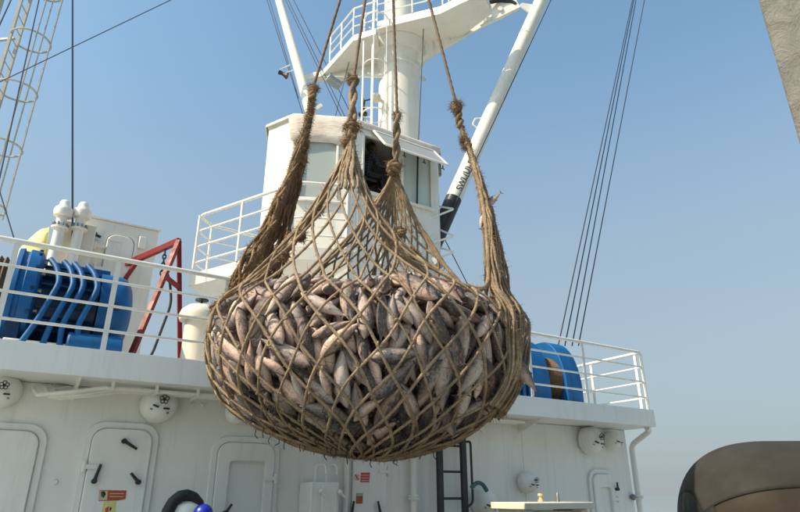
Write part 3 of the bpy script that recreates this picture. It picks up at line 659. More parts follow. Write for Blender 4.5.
# ================================================================== TOWER WITH CONTROL CABIN
Yc = 9.6
P1 = A(352, 140, Yc); zr = A(356, 122, Yc).z; P1 = V((P1.x, Yc, 0))
def slide(P, d, px, py_z):
    lo, hi = 0.0, 5.0; s0 = 1 if proj(P + V(d) * 5 + Z * py_z)[0] > px else -1
    for _ in range(40):
        mi = (lo + hi) / 2; v = proj(P + V(d) * mi + Z * py_z)[0]
        if (v - px) * s0 > 0: hi = mi
        else: lo = mi
    return P + V(d) * lo
zm = zr - .6
P2 = slide(P1, (1, 0, 0), 438, zm)
dB = V((-.85, .40, 0)).normalized(); P0 = slide(P1, dB, 293, zm)
dA = V((-.44, .9, 0)).normalized(); Pm = slide(P0, dA, 267, zm)
dD = V((.6, .8, 0)).normalized(); P3 = P2 + dD * 1.0
back = Yc + 2.4; PBL = V((Pm.x + .5 * (back - Pm.y), back, 0))
tower = T('control_tower', 'white faceted winch control cabin with open front window, behind the net', 'cabin', ((P1.x + P2.x) / 2, Yc + 1, DK))
TH = .07
def wallseg(Pa, Pb, z0, z1, holes, name='wall', mat='white'):
    """upright wall Pa to Pb (outer face) with rectangular holes (s0, s1, za, zb)"""
    d = Pb - Pa; L = d.length; d = d.normalized(); nrm = V((-d.y, d.x, 0))
    cen = V((P1.x + .3, Yc + 1.2, 0))
    if nrm.dot(cen - Pa) < 0: nrm = -nrm
    ss = sorted({0, L} | {h[0] for h in holes} | {h[1] for h in holes}); zz = sorted({z0, z1} | {h[2] for h in holes} | {h[3] for h in holes})
    b = MB()
    if not holes:
        q = [Pa, Pb, Pb + nrm * TH, Pa + nrm * TH]; b.prism([p + Z * z0 for p in q], Z * (z1 - z0))
    else:
        # columns between hole edges; each column cut by the holes that span it
        for i in range(len(ss) - 1):
            m_ = (ss[i] + ss[i + 1]) / 2; cuts = sorted([(h[2], h[3]) for h in holes if h[0] < m_ < h[1]]); za = z0
            for c0, c1 in cuts + [(z1, z1)]:
                if c0 - za > 1e-4:
                    q = [Pa + d * ss[i], Pa + d * ss[i + 1], Pa + d * ss[i + 1] + nrm * TH, Pa + d * ss[i] + nrm * TH]; b.prism([p + Z * za for p in q], Z * (c0 - za))
                za = c1
    return b.build(name, mat, tower), d, nrm, L
def S_of(Pa, d, px, z):   # distance along a wall where sight column px meets it
    lo, hi = 0, 4
    f = lambda s: proj(Pa + d * s + Z * z)[0] - px
    if f(0) * f(4) > 0: return 0.2
    for _ in range(40):
        mi = (lo + hi) / 2
        if f(lo) * f(mi) <= 0: hi = mi
        else: lo = mi
    return lo
def Z_of(Pa, d, s, py):
    lo, hi = 2, 9
    for _ in range(40):
        mi = (lo + hi) / 2
        if proj(Pa + d * s + Z * mi)[1] > py: lo = mi
        else: hi = mi
    return lo
wallseg(Pm, P0, DK, zr, [])
# face B (with window), from P0 to P1
dB2 = (P1 - P0).normalized(); LB = (P1 - P0).length
sB0, sB1 = S_of(P0, dB2, 300, zm), S_of(P0, dB2, 338, zm); zB0, zB1 = Z_of(P0, dB2, .5, 199), Z_of(P0, dB2, .5, 141)
wallseg(P0, P1, DK, zr, [(sB0, sB1, zB0, zB1)])
dC = V((1, 0, 0)); sC0, sC1 = S_of(P1, dC, 363, zm), S_of(P1, dC, 396, zm); sC2, sC3 = S_of(P1, dC, 402, zm), S_of(P1, dC, 431, zm)
zC0, zC1 = Z_of(P1, dC, .4, 192), Z_of(P1, dC, .4, 136)
wallseg(P1, P2, DK, zr, [(sC0, sC1, zC0, zC1), (sC2, sC3, zC0 + .02, zC1)])
wallseg(P2, P3, DK, zr, [])
wallseg(P3, V((P3.x, back, 0)), DK, zr, []); wallseg(V((P3.x, back, 0)), PBL, DK, zr, []); wallseg(PBL, Pm, DK, zr, [])
plan = [Pm, P0, P1, P2, P3, V((P3.x, back, 0)), PBL]
cen = V((sum(p.x for p in plan) / 7, sum(p.y for p in plan) / 7, 0))
def grown(k, dz=0): return [cen + (p - cen) * k + Z * dz for p in plan]
b = MB(); b.prism(grown(1.02, zr), Z * .05); b.build('roof', 'white', tower, bevel=.01)
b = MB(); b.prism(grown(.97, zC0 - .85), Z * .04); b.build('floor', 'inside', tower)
# inner lining
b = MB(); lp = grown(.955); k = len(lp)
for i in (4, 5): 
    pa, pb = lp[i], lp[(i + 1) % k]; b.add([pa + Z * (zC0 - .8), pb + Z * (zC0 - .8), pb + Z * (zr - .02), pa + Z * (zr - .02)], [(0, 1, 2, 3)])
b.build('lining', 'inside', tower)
def window(Pa, d, s0, s1, z0, z1, mat, out, pane=True):
    nrm = V((d.y, -d.x, 0)); nrm = nrm if nrm.dot(Pa - cen) > 0 else -nrm
    w0, w1 = Pa + d * s0, Pa + d * s1
    b = MB()
    for p, q in ((w0 + Z * z0, w0 + Z * z1), (w1 + Z * z0, w1 + Z * z1), (w0 + Z * z0, w1 + Z * z0), (w0 + Z * z1, w1 + Z * z1)):
        b.bar(p + nrm * out, q + nrm * out, .05, .045, nrm)
    o = b.build('window', 'white', tower, bevel=.006)
    if pane:
        b = MB(); b.prism([w0 + Z * z0 - nrm * .03, w1 + Z * z0 - nrm * .03, w1 + Z * z1 - nrm * .03, w0 + Z * z1 - nrm * .03], -nrm * .006); b.build('pane', mat, o)
    b = MB(); b.bar(w0 + Z * (z0 - .04) + nrm * .05 - d * .04, w1 + Z * (z0 - .04) + nrm * .05 + d * .04, .08, .03); b.build('sill', 'white', o)
    return o
window(P0, dB2, sB0, sB1, zB0, zB1, 'glass', .012)
window(P1, dC, sC0, sC1, zC0, zC1, 'glass', .012, pane=False)
window(P1, dC, sC2, sC3, zC0 + .02, zC1, 'paleglass', .012)
b = MB(); q = P1 + dC * ((sC1 + sC2) / 2 + .05) ; b.cyl(V((P1.x + sC2 + .35, Yc - .04, zC0 + .02)), V((P1.x + sC2 + .38, Yc - .05, zC1 - .1)), .022, seg=8); b.build('wiper_arm', 'black', tower)
# rounded pipe frames (hand grips) on the lower front
for pxa, pxb, pya, pyb in ((346, 358, 200, 255), (381, 405, 196, 262), (405, 418, 215, 290)):
    xa, xb = P1.x + S_of(P1, dC, max(pxa, 354), zm), P1.x + S_of(P1, dC, pxb, zm)
    za, zb = Z_of(P1, dC, .5, pyb), Z_of(P1, dC, .5, pya)
    b = MB(); b.tube(bend([(xa, Yc - .01, za), (xa, Yc - .07, za), (xa, Yc - .07, zb), (xb, Yc - .07, zb), (xb, Yc - .07, za), (xb, Yc - .01, za)], .07), .022, 8); b.build('grab_rail', 'white', tower)
# open top-hung sash
h0, h1 = A(374, 131, Yc - .05), A(434, 150, Yc - .05); h1.z = h0.z
wv = V((0, -.50, -.60))
o0, o1 = h0 + wv, h1 + wv
b = MB()
for p, q in ((h0, h1), (o0, o1), (h0, o0), (h1, o1)): b.bar(p, q, .05, .04, V((0, -.6, .5)))
sash = b.build('open_sash', 'white', tower, bevel=.006)
b = MB(); b.prism([h0, h1, o1, o0], V((0, .004, .006))); b.build('pane', 'sashglass', sash)
for f in (.3, .62, .93):
    q = o0.lerp(o1, f) + V((0, .03, -.03)); b = MB(); b.tube([q, q + V((.0, .01, -.06)), q + V((.03, 0, -.10))], .014, 6); b.tube([q + V((0, 0, -.05)), q + V((-.04, 0, -.09))], .012, 6); b.build('latch', 'black', sash)
# tarpaulin over the roof
b = MB(); top = grown(1.05, zr + .07); rim = grown(1.075); n_ = 7
seq = [0, 1, 2, 3, 4]
vs = []; fs = []; random.seed(3); SEG = 8
ring = []
for i in range(7):
    for j in range(SEG): ring.append((plan[i].lerp(plan[(i + 1) % 7], j / SEG), i, j / SEG))
NR = len(ring); levels = [(.02, .30), (.4, .26), (.8, .16), (1.02, .07), (1.035, .03), (1.038, -.06), (1.036, -.13), (1.04, -.20)]
for li, (k, dz) in enumerate(levels):
    for q, i, tt in ring:
        hang = {0: .1, 1: 1.0, 2: .55, 3: .5}.get(i, .4)
        if i == 1: hang = 3.0 + .25 * math.sin(tt * 9)
        z_ = dz if dz > 0 else dz * hang
        vs.append(cen + (q - cen) * (k + random.uniform(-.0015, .0015)) + Z * (zr + z_ + random.uniform(-.004, .004)))
for li in range(len(levels) - 1):
    for k in range(NR): fs.append((li * NR + k, li * NR + (k + 1) % NR, (li + 1) * NR + (k + 1) % NR, (li + 1) * NR + k))
fs.append(tuple(range(NR))); b.add(vs, fs); o = b.build('roof_tarpaulin', 'tarp', angle=80); sd = o.modifiers.new('thick', 'SOLIDIFY'); sd.thickness = .01
tag(o, 'stained white tarpaulin draped over the cabin roof', 'tarpaulin')
for f, hgt in ((.25, .35), (.6, .3)):   # print stains on the hanging flap
    pass

# balcony platform with railing
zp = H(200, 273, 9.3).z
bl = [H(189, 273, 9.6), H(242, 258, 8.6)]
Q0 = AZ(190, 274, zp); Q1 = AZ(296, 246, zp) ; Q0.z = Q1.z = 0
dAq = (Q1 - Q0).normalized()
Q1 = Q0 + dA * -1 * min(2.3, (Q1 - Q0).length)
Q2 = Q1 + V((.85, -.35, 0)).normalized() * .75
Q3 = Q2 + V((.12, 0.0, 0))
t = T('balcony', 'white balcony with pipe railing round the control cabin', 'balcony', (Q1.x, Q1.y, zp - .2))
b = MB(); b.prism([p + Z * (zp - .22) for p in (Q0, Q1, Q2, Q3, V((Q3.x, Yc + .01, 0)), V((P1.x, Yc + .01, 0)), P0 + V((.05, .05, 0)), Pm + V((.1, .02, 0)), V((Pm.x + .02, Q0.y + .3, 0)), V((Q0.x + .25, Q0.y + .3, 0)))], Z * .22); b.build('platform', 'white', t, bevel=.008)
hs = [1.05, .76, .47, .18]
rp = [Q0 + dA * -.06, Q1, Q2, Q3]
for h, r in zip(hs, (.028, .018, .018, .018)):
    bk = V((Q0.x + .55, Q0.y + .35, 0)); ra = [V((Pm.x + .1, Q0.y + .3, zp + h)), V((Q0.x + .3, Q0.y + .25, zp + h))] + [p + Z * (zp + h) for p in rp]
    b = MB(); b.tube(bend(ra, .12, 6), r, 10); b.build('rail', 'railp', t)
for p in [rp[0], rp[0].lerp(rp[1], .46), rp[1].lerp(rp[0], .04), rp[2], rp[2].lerp(rp[3], .5), rp[3], V((Q0.x + .32, Q0.y + .26, 0))]:
    b = MB(); b.cyl((p.x, p.y, zp), (p.x, p.y, zp + 1.05), .026, seg=10); b.build('post', 'railp', t)
# side bars right of the cabin with floodlight
t = T('side_guard', 'white bent guard bars on the right flank of the cabin', 'guard rail', (P2.x, Yc, DK))
for py_a, py_b, py_c in ((219, 209, 205), (244, 236, 226), (262, 252, 245)):
    a_, m_, c_ = A(429, py_a, Yc + .02), A(454, py_b, Yc - .1), A(431, py_c, Yc + .6)
    b = MB(); b.tube(bend([a_, m_, c_], .06), .022, 8); b.build('guard_bar', 'railp', t)
q = A(438, 262, Yc - .25)
t = T('floodlight', 'grey floodlight under the guard bars at the cabin side', 'lamp', q)
rot = Matrix.Rotation(R(18), 3, 'Z') @ Matrix.Rotation(R(-25), 3, 'X')
b = MB(); b.box(q, (.24, .12, .2), rot); b.build('housing', 'grey', t, bevel=.02)
b = MB(); b.box(q + rot @ V((0, -.064, 0)), (.2, .008, .16), rot); b.build('lens', 'lampface', t)
b = MB(); b.tube([q + V((-.16, 0, 0)), q + V((-.16, .02, -.15)), q + V((.16, .02, -.15)), q + V((.16, 0, 0))], .012, 6); b.bar(q + V((0, .02, -.15)), V((P2.x - .02, Yc + .06, q.z - .12)), .03, .03); b.build('yoke', 'grey', t)

# ================================================================== MAST, PLATFORMS
Ym = 11.9
mc = A(399, 100, Ym); rm = 20.5 / FPX * (mc - EYEP).dot(fw_)
zpl = A(400, 36, Ym - .6).z
t = T('mast', 'thick white mast column with ladder platforms rising behind the cabin', 'mast', (mc.x, Ym, DK))
b = MB(); b.lathe((mc.x, Ym, DK), (0, 0, 1), [(0, rm), (zpl - .75 - DK, rm), (zpl - .74 - DK, rm + .04), (zpl - .68 - DK, rm + .04), (zpl - .67 - DK, rm * 1.02), (zpl - .3 - DK, rm * 1.15), (zpl - DK, rm * 1.5)], 40); b.build('column', 'white', t)
b = MB(); b.lathe((mc.x, Ym, zpl), (0, 0, 1), [(0, rm * .8), (6, rm * .7)], 32); b.build('topmast', 'white', t)
# main platform
pl = [AZ(x, y, zpl) for x, y in ((377, 29), (440, 14), (462, 3), (484, -6), (492, 14), (452, 44), (424, 62), (385, 64))]
b = MB(); b.prism(pl, Z * .26); mp_ = b.build('platform', 'white', t, bevel=.01)
b = MB(); b.lathe((mc.x, Ym, zpl - .3), (0, 0, 1), [(0, rm * 1.3), (.29, rm * 1.55)], 32); b.build('collar', 'white', mp_)
for h, r in ((.3, .018), (.6, .018), (.95, .025)):
    b = MB(); b.tube([p + Z * (.26 + h) for p in pl[:4]], r, 8); b.build('platform_rail', 'railp', t)
for k in range(8):
    f = k / 7 * 2.0; i = min(1, int(f)); p = pl[i].lerp(pl[i + 1], f - i); b = MB(); b.cyl(p + Z * .26, p + Z * 1.21, .02, seg=8); b.build('platform_post', 'railp', t)
# outrigger truss to the right
nd = (pl[1] - pl[0]).normalized()
aY = mc.y - .2
def Q(px, py, h=11.3): return H(px, py, h)
hd_m = (mc - EYEP).dot(hd_) - .35
b = MB()
lo = [Q(419, 62, hd_m), Q(446, 46, hd_m - .2), Q(480, 26, hd_m - .45), Q(520, 7, hd_m - .75)]
up = [Q(419, 42, hd_m), Q(440, 29, hd_m - .2), Q(470, 10, hd_m - .45), Q(514, -4, hd_m - .75)]
for i in range(2): b.bar(lo[i], lo[i + 1], .05, .15); b.bar(up[i], up[i + 1], .05, .18)
for f in (.0, .42, .8): b.bar(lo[0].lerp(lo[1], f), up[0].lerp(up[1], f), .05, .22, nd)
b.bar(lo[1], up[1], .05, .3, nd); b.bar(lo[1].lerp(lo[2], .5), up[1].lerp(up[2], .45), .05, .3, nd); b.bar(lo[2], up[2], .05, .4, nd)
b.build('outrigger_truss', 'white', t)
b = MB(); b.prism([lo[2] + V((0, 0, -.02)), lo[3], up[3] , up[2]], hd_ * .12); arm = b.build('outrigger_arm', 'white', t)
for px, py in ((489, 17), (500, 10)):
    c = Q(px, py, hd_m - .62); q = MB(); q.cyl(c + hd_ * -.06, c + hd_ * .13, .07, seg=16); q.build('lightening_ring', 'white', arm)
hs_ = [Q(x, y, hd_m - .7) for x, y in ((459, 13), (466, 14), (474, 12), (487, 3), (500, 0), (512, 2), (516, 5))]
b = MB(); b.tube(bend(hs_, .1), .06, 10); tag(b.build('black_hose', 'black'), 'thick black hose lying along the mast outrigger arm', 'hose')
# left lower platform
zl = Q(350, 45, hd_m - .3).z
pl2 = [AZ(x, y, zl) for x, y in ((304, 80), (322, 76), (353, 41), (376, 34), (383, 62), (360, 78), (335, 84))]
b = MB(); b.prism(pl2, Z * .2); b.build('lower_platform', 'white', t, bevel=.01)
for h, r in ((.3, .018), (.62, .018), (.95, .025)):
    b = MB(); b.tube([pl2[1].lerp(pl2[2], .25) + Z * (.2 + h), pl2[2] + Z * (.2 + h), pl2[3] + Z * (.2 + h)], r, 8); b.build('platform_rail', 'railp', t)
for f in (.25, .62, 1.0):
    p = pl2[1].lerp(pl2[2], f); b = MB(); b.cyl(p + Z * .2, p + Z * 1.15, .022, seg=8); b.build('platform_post', 'railp', t)
for s_, k in ((1, .5),):
    b = MB(); b.prism([mc + V((-rm, -.1, 0)) + Z * (zl - mc.z - .9), pl2[4] - Z * .01, pl2[1] - Z * .01], V((0, .04, 0))); b.build('bracket', 'white', t)
# vertical caged ladder of the mast
lx0, lx1 = Q(363.5, 60, hd_m - .5), Q(372.5, 60, hd_m - .5)
t2 = T('mast_ladder', 'slim white ladder with safety hoops on the mast front', 'ladder', (lx0.x, lx0.y, zr))
for q in (lx0, lx1):
    b = MB(); b.cyl((q.x, q.y, DK), (q.x, q.y, zpl + 1.6), .028, seg=8); b.build('stile', 'railp', t2)
for k in range(26):
    z = DK + .6 + .3 * k; b = MB(); b.cyl((lx0.x, lx0.y, z), (lx1.x, lx1.y, z), .012, seg=6); b.build('rung', 'railp', t2)
lm = (lx0 + lx1) / 2; ldv = V((0.5, -.86, 0)); lsd = V((.86, .5, 0))
for py in (24, 70, 118):
    z = Q(370, py, hd_m - .5).z; b = MB()
    b.tube([V((lm.x, lm.y, z)) + ldv * .25 + (-ldv * math.cos(a) + lsd * math.sin(a)) * .33 for a in [R(20 + 320 * i / 24) for i in range(25)]], .018, 8); b.build('safety_hoop', 'railp', t2)
for a in (110, 180, 250):
    q = lm + ldv * .25 + (-ldv * math.cos(R(a)) + lsd * math.sin(R(a))) * .33; b = MB(); b.cyl((q.x, q.y, zr), (q.x, q.y, zpl + 1.4), .014, seg=6); b.build('cage_strap', 'railp', t2)
# lugs and block on mast
q = A(423, 79, Ym); b = MB(); b.bar(q - V((.35, 0, 0)), q, .03, .12); b.tube(arc(q + V((.03, 0, 0)), .06, 0, 2 * math.pi, 12, (1, 0, 0), (0, 0, 1))[:-1], .025, 6, closed=True); b.build('pad_eye', 'white', t)
q = Q(376, 98, hd_m - .2); b = MB(); b.sphere(q, .14, seg=14, rings=8); b.cyl(q, V((mc.x, Ym, q.z)), .05, seg=8); b.build('sheave_bracket', 'cream', t)
q = Q(363, 108, hd_m - .2); b = MB(); b.sphere(q + Z * .16, .09, .7, .7, 1.2, 12, 8); b.sphere(q, .08, .8, .8, 1.3, 12, 8); b.sphere(q - Z * .2, .13, 1, 1, .7, 12, 8); b.cyl(q + Z * .3, q - Z * .4, .03, seg=8); b.bar(q + Z * .22, Q(376, 98, hd_m - .2), .03, .03)
tag(b.build('hoist_block', 'black'), 'black pulley block hanging beside the mast above the cabin roof', 'pulley')
q = Q(334, 82, hd_m - .4); rot = Matrix.Rotation(R(20), 3, 'Y'); b = MB(); b.box(q, (.42, .25, .14), rot); b.bar(q + V((.1, 0, 0)), pl2[5] + Z * .05, .04, .04); tag(b.build('flood_lamp', 'grey', bevel=.03), 'grey flat lamp under the left mast platform', 'lamp')

# ================================================================== DERRICK BOOMS
hb = hd_m + .2
f0, f1 = H(313, 122, hb), H(279, 0, hb + 1.6)
dl = (f1 - f0).normalized(); foot = f0 - dl * 3.0; tip = f1 + dl * 3
t = T('derrick_boom', 'white derrick boom leaning left behind the cabin', 'boom', foot)
b = MB(); b.cyl(foot, tip, .155, .125, 28); b.build('spar', 'white', t)
q = f0 + dl * .4; b = MB(); b.bar(q, q + V((.28, -.1, .3)), .06, .1); b.build('boom_lug', 'white', t)
e = H(290, 65, hb); lamp = H(283, 74, hb - .1)
b = MB(); b.tube([e, lamp + V((-.1, 0, .1)), lamp], .02, 6); b.tube([H(294, 70, hb), lamp], .016, 6); b.build('lamp_arm', 'railp', t)
tag_l = T('boom_lamp', 'small black lamp on a bracket at the left boom', 'lamp', lamp)
b = MB(); rot_d = V((.6, -.3, -.35)).normalized(); b.lathe(lamp - rot_d * .12, rot_d, [(0, .03), (.0, .07), (.1, .05), (.16, .06), (.26, .10), (.27, .02)], 14); b.build('housing', 'black', tag_l)
g0, g1 = H(431, 250, hb - .3), H(541.5, 0, hb + .2)
dr = (g1 - g0).normalized(); tipr = g1 + dr * 4; footr = g0 - dr * 1.2; Lr = (tipr - footr).length
rb = .205
t = T('cargo_boom', 'white cargo boom with black foot and lettering right of the cabin', 'boom', footr)
cut = H(448, 197, (g0.lerp(g1, .21) - EYEP).dot(hd_)); sc_ = (cut - footr).dot(dr)
b = MB(); b.cyl(footr + dr * sc_, tipr, rb, rb * .95, 32); b.build('spar', 'white', t)
b = MB(); b.cyl(footr, footr + dr * (sc_ + .002), rb + .004, rb + .004, 32); b.build('black_foot', 'black', t)
sj = (H(526, 37, (g0.lerp(g1, .85) - EYEP).dot(hd_)) - footr).dot(dr); b = MB(); b.lathe(footr + dr * sj, dr, [(0, rb - .01), (.01, rb + .008), (.03, rb + .008), (.04, rb - .01)], 28); b.build('weld_ring', 'white', t)
vdir = (EYEP - footr.lerp(tipr, .3)); vdir = (vdir - dr * vdir.dot(dr)).normalized(); sdir = dr.cross(vdir)
q = g1 - dr * .55 - sdir * 0; left = -sdir if (-sdir).dot(rt_) < 0 else sdir
b = MB(); lug0 = q + left * (rb - .03); b.prism([lug0 + dr * .18, lug0 - dr * .18, lug0 + left * .32 - dr * .06, lug0 + left * .36, lug0 + left * .32 + dr * .08], vdir * .05); b.build('pad_eye', 'white', t)
b = MB(); s2 = (H(470, 122, (g0.lerp(g1, .5) - EYEP).dot(hd_)) - footr).dot(dr); p_ = footr + dr * s2 + left * rb; b.tube(bend([p_ - dr * .15, p_ + left * .14 - dr * .1, p_ + left * .14 + dr * .12, p_ + dr * .2], .05), .02, 6); b.build('handle', 'white', t)
# lettering wrapped on the spar
def wrap_text(txt, size, s0, ang0, parent, mat):
    cu = bpy.data.curves.new('lettering', 'FONT'); cu.body = txt; cu.size = size; cu.offset = size * .012
    ob = bpy.data.objects.new('tmp', cu); scene.collection.objects.link(ob); bpy.context.view_layer.update()
    me = bpy.data.meshes.new_from_object(ob.evaluated_get(bpy.context.evaluated_depsgraph_get())); bpy.data.objects.remove(ob)
    bm = bmesh.new(); bm.from_mesh(me); bmesh.ops.triangulate(bm, faces=bm.faces)
    bmesh.ops.subdivide_edges(bm, edges=[e for e in bm.edges if e.calc_length() > .05], cuts=2, use_grid_fill=False); bm.to_mesh(me); bm.free()
    off = OFF[parent.name]; rr = rb + .003
    for v in me.vertices:
        a = ang0 + v.co.y / rr; p = footr + dr * (s0 + v.co.x) + (vdir * math.cos(a) + left * math.sin(a)) * rr; v.co = p - off
    me.materials.append(M[mat]); o = bpy.data.objects.new('lettering', me); scene.collection.objects.link(o); o.parent = parent
    return o
wrap_text('SWL(U)-5T', .23, sc_ + .17, -.50, t, 'black')
wrap_text('SWL 10-25\u00b0', .13, sc_ + .17, .55, t, 'grey')

# ================================================================== RIGGING WIRES
def W(p, q, r, label, g, ext0=0, ext1=0, group=None):
    p, q = V(p), V(q); d = (q - p).normalized()
    return wire('rigging_wire', [p - d * ext0, q + d * ext1], r, label, 'wire', group=group)
W(H(72.5, 270, 8.0), H(72.5, 0, 8.0), .014, 'dark vertical wire crossing in front of the vent pipes', 0, .8, 3)
W(H(0, 82, 9.2), H(171, 0, 10.5), .009, 'thin wire slanting across the upper left sky', 0, 3, 4)
W(H(8, 140, 8.6), H(39, 0, 9.4), .012, 'dark wire crossing in front of the caged ladder hoops', 0, 3.2, 3)
W(H(-5, 35, 8.8), H(11, 0, 9.4), .014, 'thick dark wire in front of the grey post in the corner', 0, 3.5, 3)
W(H(17, 248, 9.2), H(-2, 186, 9.2), .01, 'short wire slanting up from the yellow tarpaulin to the left edge', 0, .5, 2)
W(H(302, 112, hb + .1), H(267, 0, hb + 1.5), .012, 'outer of two thin wires left of the left boom', 0, .8, 3)
W(H(296, 90, hb + .1), H(269.5, 0, hb + 1.5), .012, 'inner of two thin wires close to the left boom', 0, .4, 3)
W(H(342, 118, hb + .4), H(285.5, 0, hb + 1.4), .012, 'lower of the close pair of wires right of the left boom', 0, .4, 3)
W(H(345.5, 118, hb + .4), H(288, 0, hb + 1.4), .012, 'upper of the close pair of wires right of the left boom', 0, .4, 3)
W(H(350, 112, hb + .4), H(293.5, 0, hb + 1.4), .013, 'single wire running behind the left mast platform', 0, .4, 3)
W(H(335, 118, hb + .3), H(352, 50, hb + .2), .009, 'short thin wire under the left mast platform', 0, .2, 0)
W(H(419, 128, hd_m - .6), H(423.5, 28, hd_m - .6), .012, 'thin wire hanging beside the mast on its right', 0, 1.5, .3)
W(H(430, 258, hb - .6), H(551, 0, hb - .1), .014, 'wire running close along the right side of the cargo boom', 0, .6, 4)
W(H(468, 285, hb - .4), H(443, 236, hb - .4), .012, 'short wire slanting down from the boom foot to behind the heap', 0, .6, 1.5)
rw = A(560, 345, 7.9)
for k, (xa, xb, lab) in enumerate(((560.5, 632.5, 'leftmost of four hoist wires above the right winch'), (567, 633.8, 'second from left of four hoist wires above the right winch'), (574, 636, 'third from left of four hoist wires above the right winch'), (580.5, 644.5, 'rightmost of four hoist wires above the right winch'))):
    W(A(xa, 335, 7.9), A(xb, 0, 8.6), .013, lab, 0, .25, 4, group='hoist wires above the right winch')

# ================================================================== FOREGROUND RIGHT: column and tank
cp0 = H(779, 75, 4.0)
m, n, l, bs = new_mat('thick_grey_paint')
geo = n.new('ShaderNodeNewGeometry'); pos = geo.outputs['Position']
n1 = node(n, 'ShaderNodeTexNoise', Scale=4.0, Detail=8.0, Roughness=0.65, Distortion=1.2); l.new(pos, n1.inputs['Vector'])
r1 = ramp(n, [(0.3, (0.155, 0.15, 0.135)), (0.62, (0.19, 0.183, 0.165)), (0.80, (0.26, 0.25, 0.225))]); l.new(n1.outputs['Fac'], r1.inputs[0]); l.new(r1.outputs[0], bs.inputs['Base Color'])
n2 = node(n, 'ShaderNodeTexNoise', Scale=14.0, Detail=8.0, Roughness=0.7, Distortion=0.6); l.new(pos, n2.inputs['Vector'])
bp = n.new('ShaderNodeBump'); bp.inputs['Strength'].default_value = 0.7; bp.inputs['Distance'].default_value = 0.03; l.new(n2.outputs['Fac'], bp.inputs['Height'])
bp2 = n.new('ShaderNodeBump'); bp2.inputs['Strength'].default_value = 0.8; bp2.inputs['Distance'].default_value = 0.1; l.new(n1.outputs['Fac'], bp2.inputs['Height']); l.new(bp.outputs[0], bp2.inputs['Normal']); l.new(bp2.outputs[0], bs.inputs['Normal'])
bs.inputs['Roughness'].default_value = 0.6
b = MB(); b.box((cp0.x + .6, cp0.y - .75, 4.5), (1.2, 1.5, 9.0)); o = b.build('grey_column', m, bevel=.02)
tag(o, 'rough grey painted steel column cut off by the upper right corner', 'column')

hT = 6.2; c0 = H(716, 520, hT); topz = H(760, 441.5, hT - .1).z; rT = .80
axd = V((rt_.x, rt_.y, 0)) + hd_ * -.06; axd.normalize()
t = T('round_tank', 'dark brown rounded tank in the lower right corner', 'tank', (c0.x, c0.y, 0))
lft = H(684, 500, hT); zc = topz - rT
M['tankbrown'] = paint('dull_brown_tank_paint', (0.043, 0.035, 0.028), (0.033, 0.027, 0.022), 0.85, rust=0.5, bump=.3, scale=3, rustcol=(0.05, 0.03, 0.02))
M['tankgrey'] = paint('grey_tank_cover', (0.040, 0.038, 0.035), (0.032, 0.030, 0.028), 0.85, rust=0.1, bump=.3, scale=3)
for k_ in ('tankbrown', 'tankgrey'): M[k_].node_tree.nodes['Principled BSDF'].inputs['Specular IOR Level'].default_value = .2
o_ = V((lft.x, lft.y, zc)) + axd * 0.0
body = [(.9 * (k / 24) ** 2, max(.04, .8 * (1 - (1 - (k / 24) ** 2) ** 2.6) ** (1 / 2.6))) for k in range(25)] + [(3.2, .80)]
b = MB(); b.lathe(o_, axd, body, 64); b.build('shell', 'tankbrown', t, angle=60)
# upper cover: the top part of the shell, a few mm proud
seg = 40; vs = []; fs = []; pr = [(a_, r_ + .004) for a_, r_ in body[5:]]
sdv = axd.cross(Z).normalized()
for a_, r_ in pr:
    for k in range(seg + 1):
        an = R(28 + (152 - 28) * k / seg); vs.append(o_ + axd * (a_ - .006) + (sdv * math.cos(an) + Z * math.sin(an)) * r_)
for i in range(len(pr) - 1):
    for k in range(seg): fs.append((i * (seg + 1) + k, i * (seg + 1) + k + 1, (i + 1) * (seg + 1) + k + 1, (i + 1) * (seg + 1) + k))
b = MB(); b.add(vs, fs); o = b.build('cover', 'tankgrey', t, angle=60); sd = o.modifiers.new('thick', 'SOLIDIFY'); sd.thickness = .006; sd.offset = 0
b = MB(); b.lathe(o_ - axd * .008, axd, [(a_, r_ + .006) for a_, r_ in body[:9]], 64); b.build('end_cap', 'rubber', t, angle=60)
for f in (.6, 2.2):
    p_ = o_ + axd * f; b = MB(); b.box((p_.x, p_.y, (zc - .55) / 2), (.3, .9, zc - .5)); b.build('cradle', 'tankbrown', t)
for px, py in ((697, 468), (707, 464)):
    pass

# ================================================================== PERSON IN THE CABIN
def skin_body(name, joints, edges, mat, parent, root=0, sub=2):
    me = bpy.data.meshes.new(name); off = OFF[parent.name] if parent else V((0, 0, 0))
    me.from_pydata([tuple(V(j[0]) - off) for j in joints], edges, []); o = bpy.data.objects.new(name, me); scene.collection.objects.link(o)
    if parent: o.parent = parent
    sk = o.modifiers.new('skin', 'SKIN'); sk.use_smooth_shade = True; sb = o.modifiers.new('sub', 'SUBSURF'); sb.levels = sub; sb.render_levels = sub
    for i, j in enumerate(joints):
        sv = me.skin_vertices[0].data[i]; r_ = j[1]; sv.radius = r_ if isinstance(r_, tuple) else (r_, r_); sv.use_root = (i == root)
    me.materials.append(M[mat] if isinstance(mat, str) else mat); OFF[o.name] = off
    return o
M['skin'] = plain('skin', (0.20, 0.10, 0.065), 0.5, 0, .1, 30)
M['hair'] = plain('dark_hair', (0.012, 0.011, 0.010), 0.6, 0, .3, 80)
M['trousers'] = plain('dark_trousers', (0.03, 0.03, 0.035), 0.85, 0, .3, 30)
m, n, l, bs = new_mat('checked_shirt')
geo = n.new('ShaderNodeNewGeometry'); sx = n.new('ShaderNodeSeparateXYZ'); l.new(geo.outputs['Position'], sx.inputs[0])
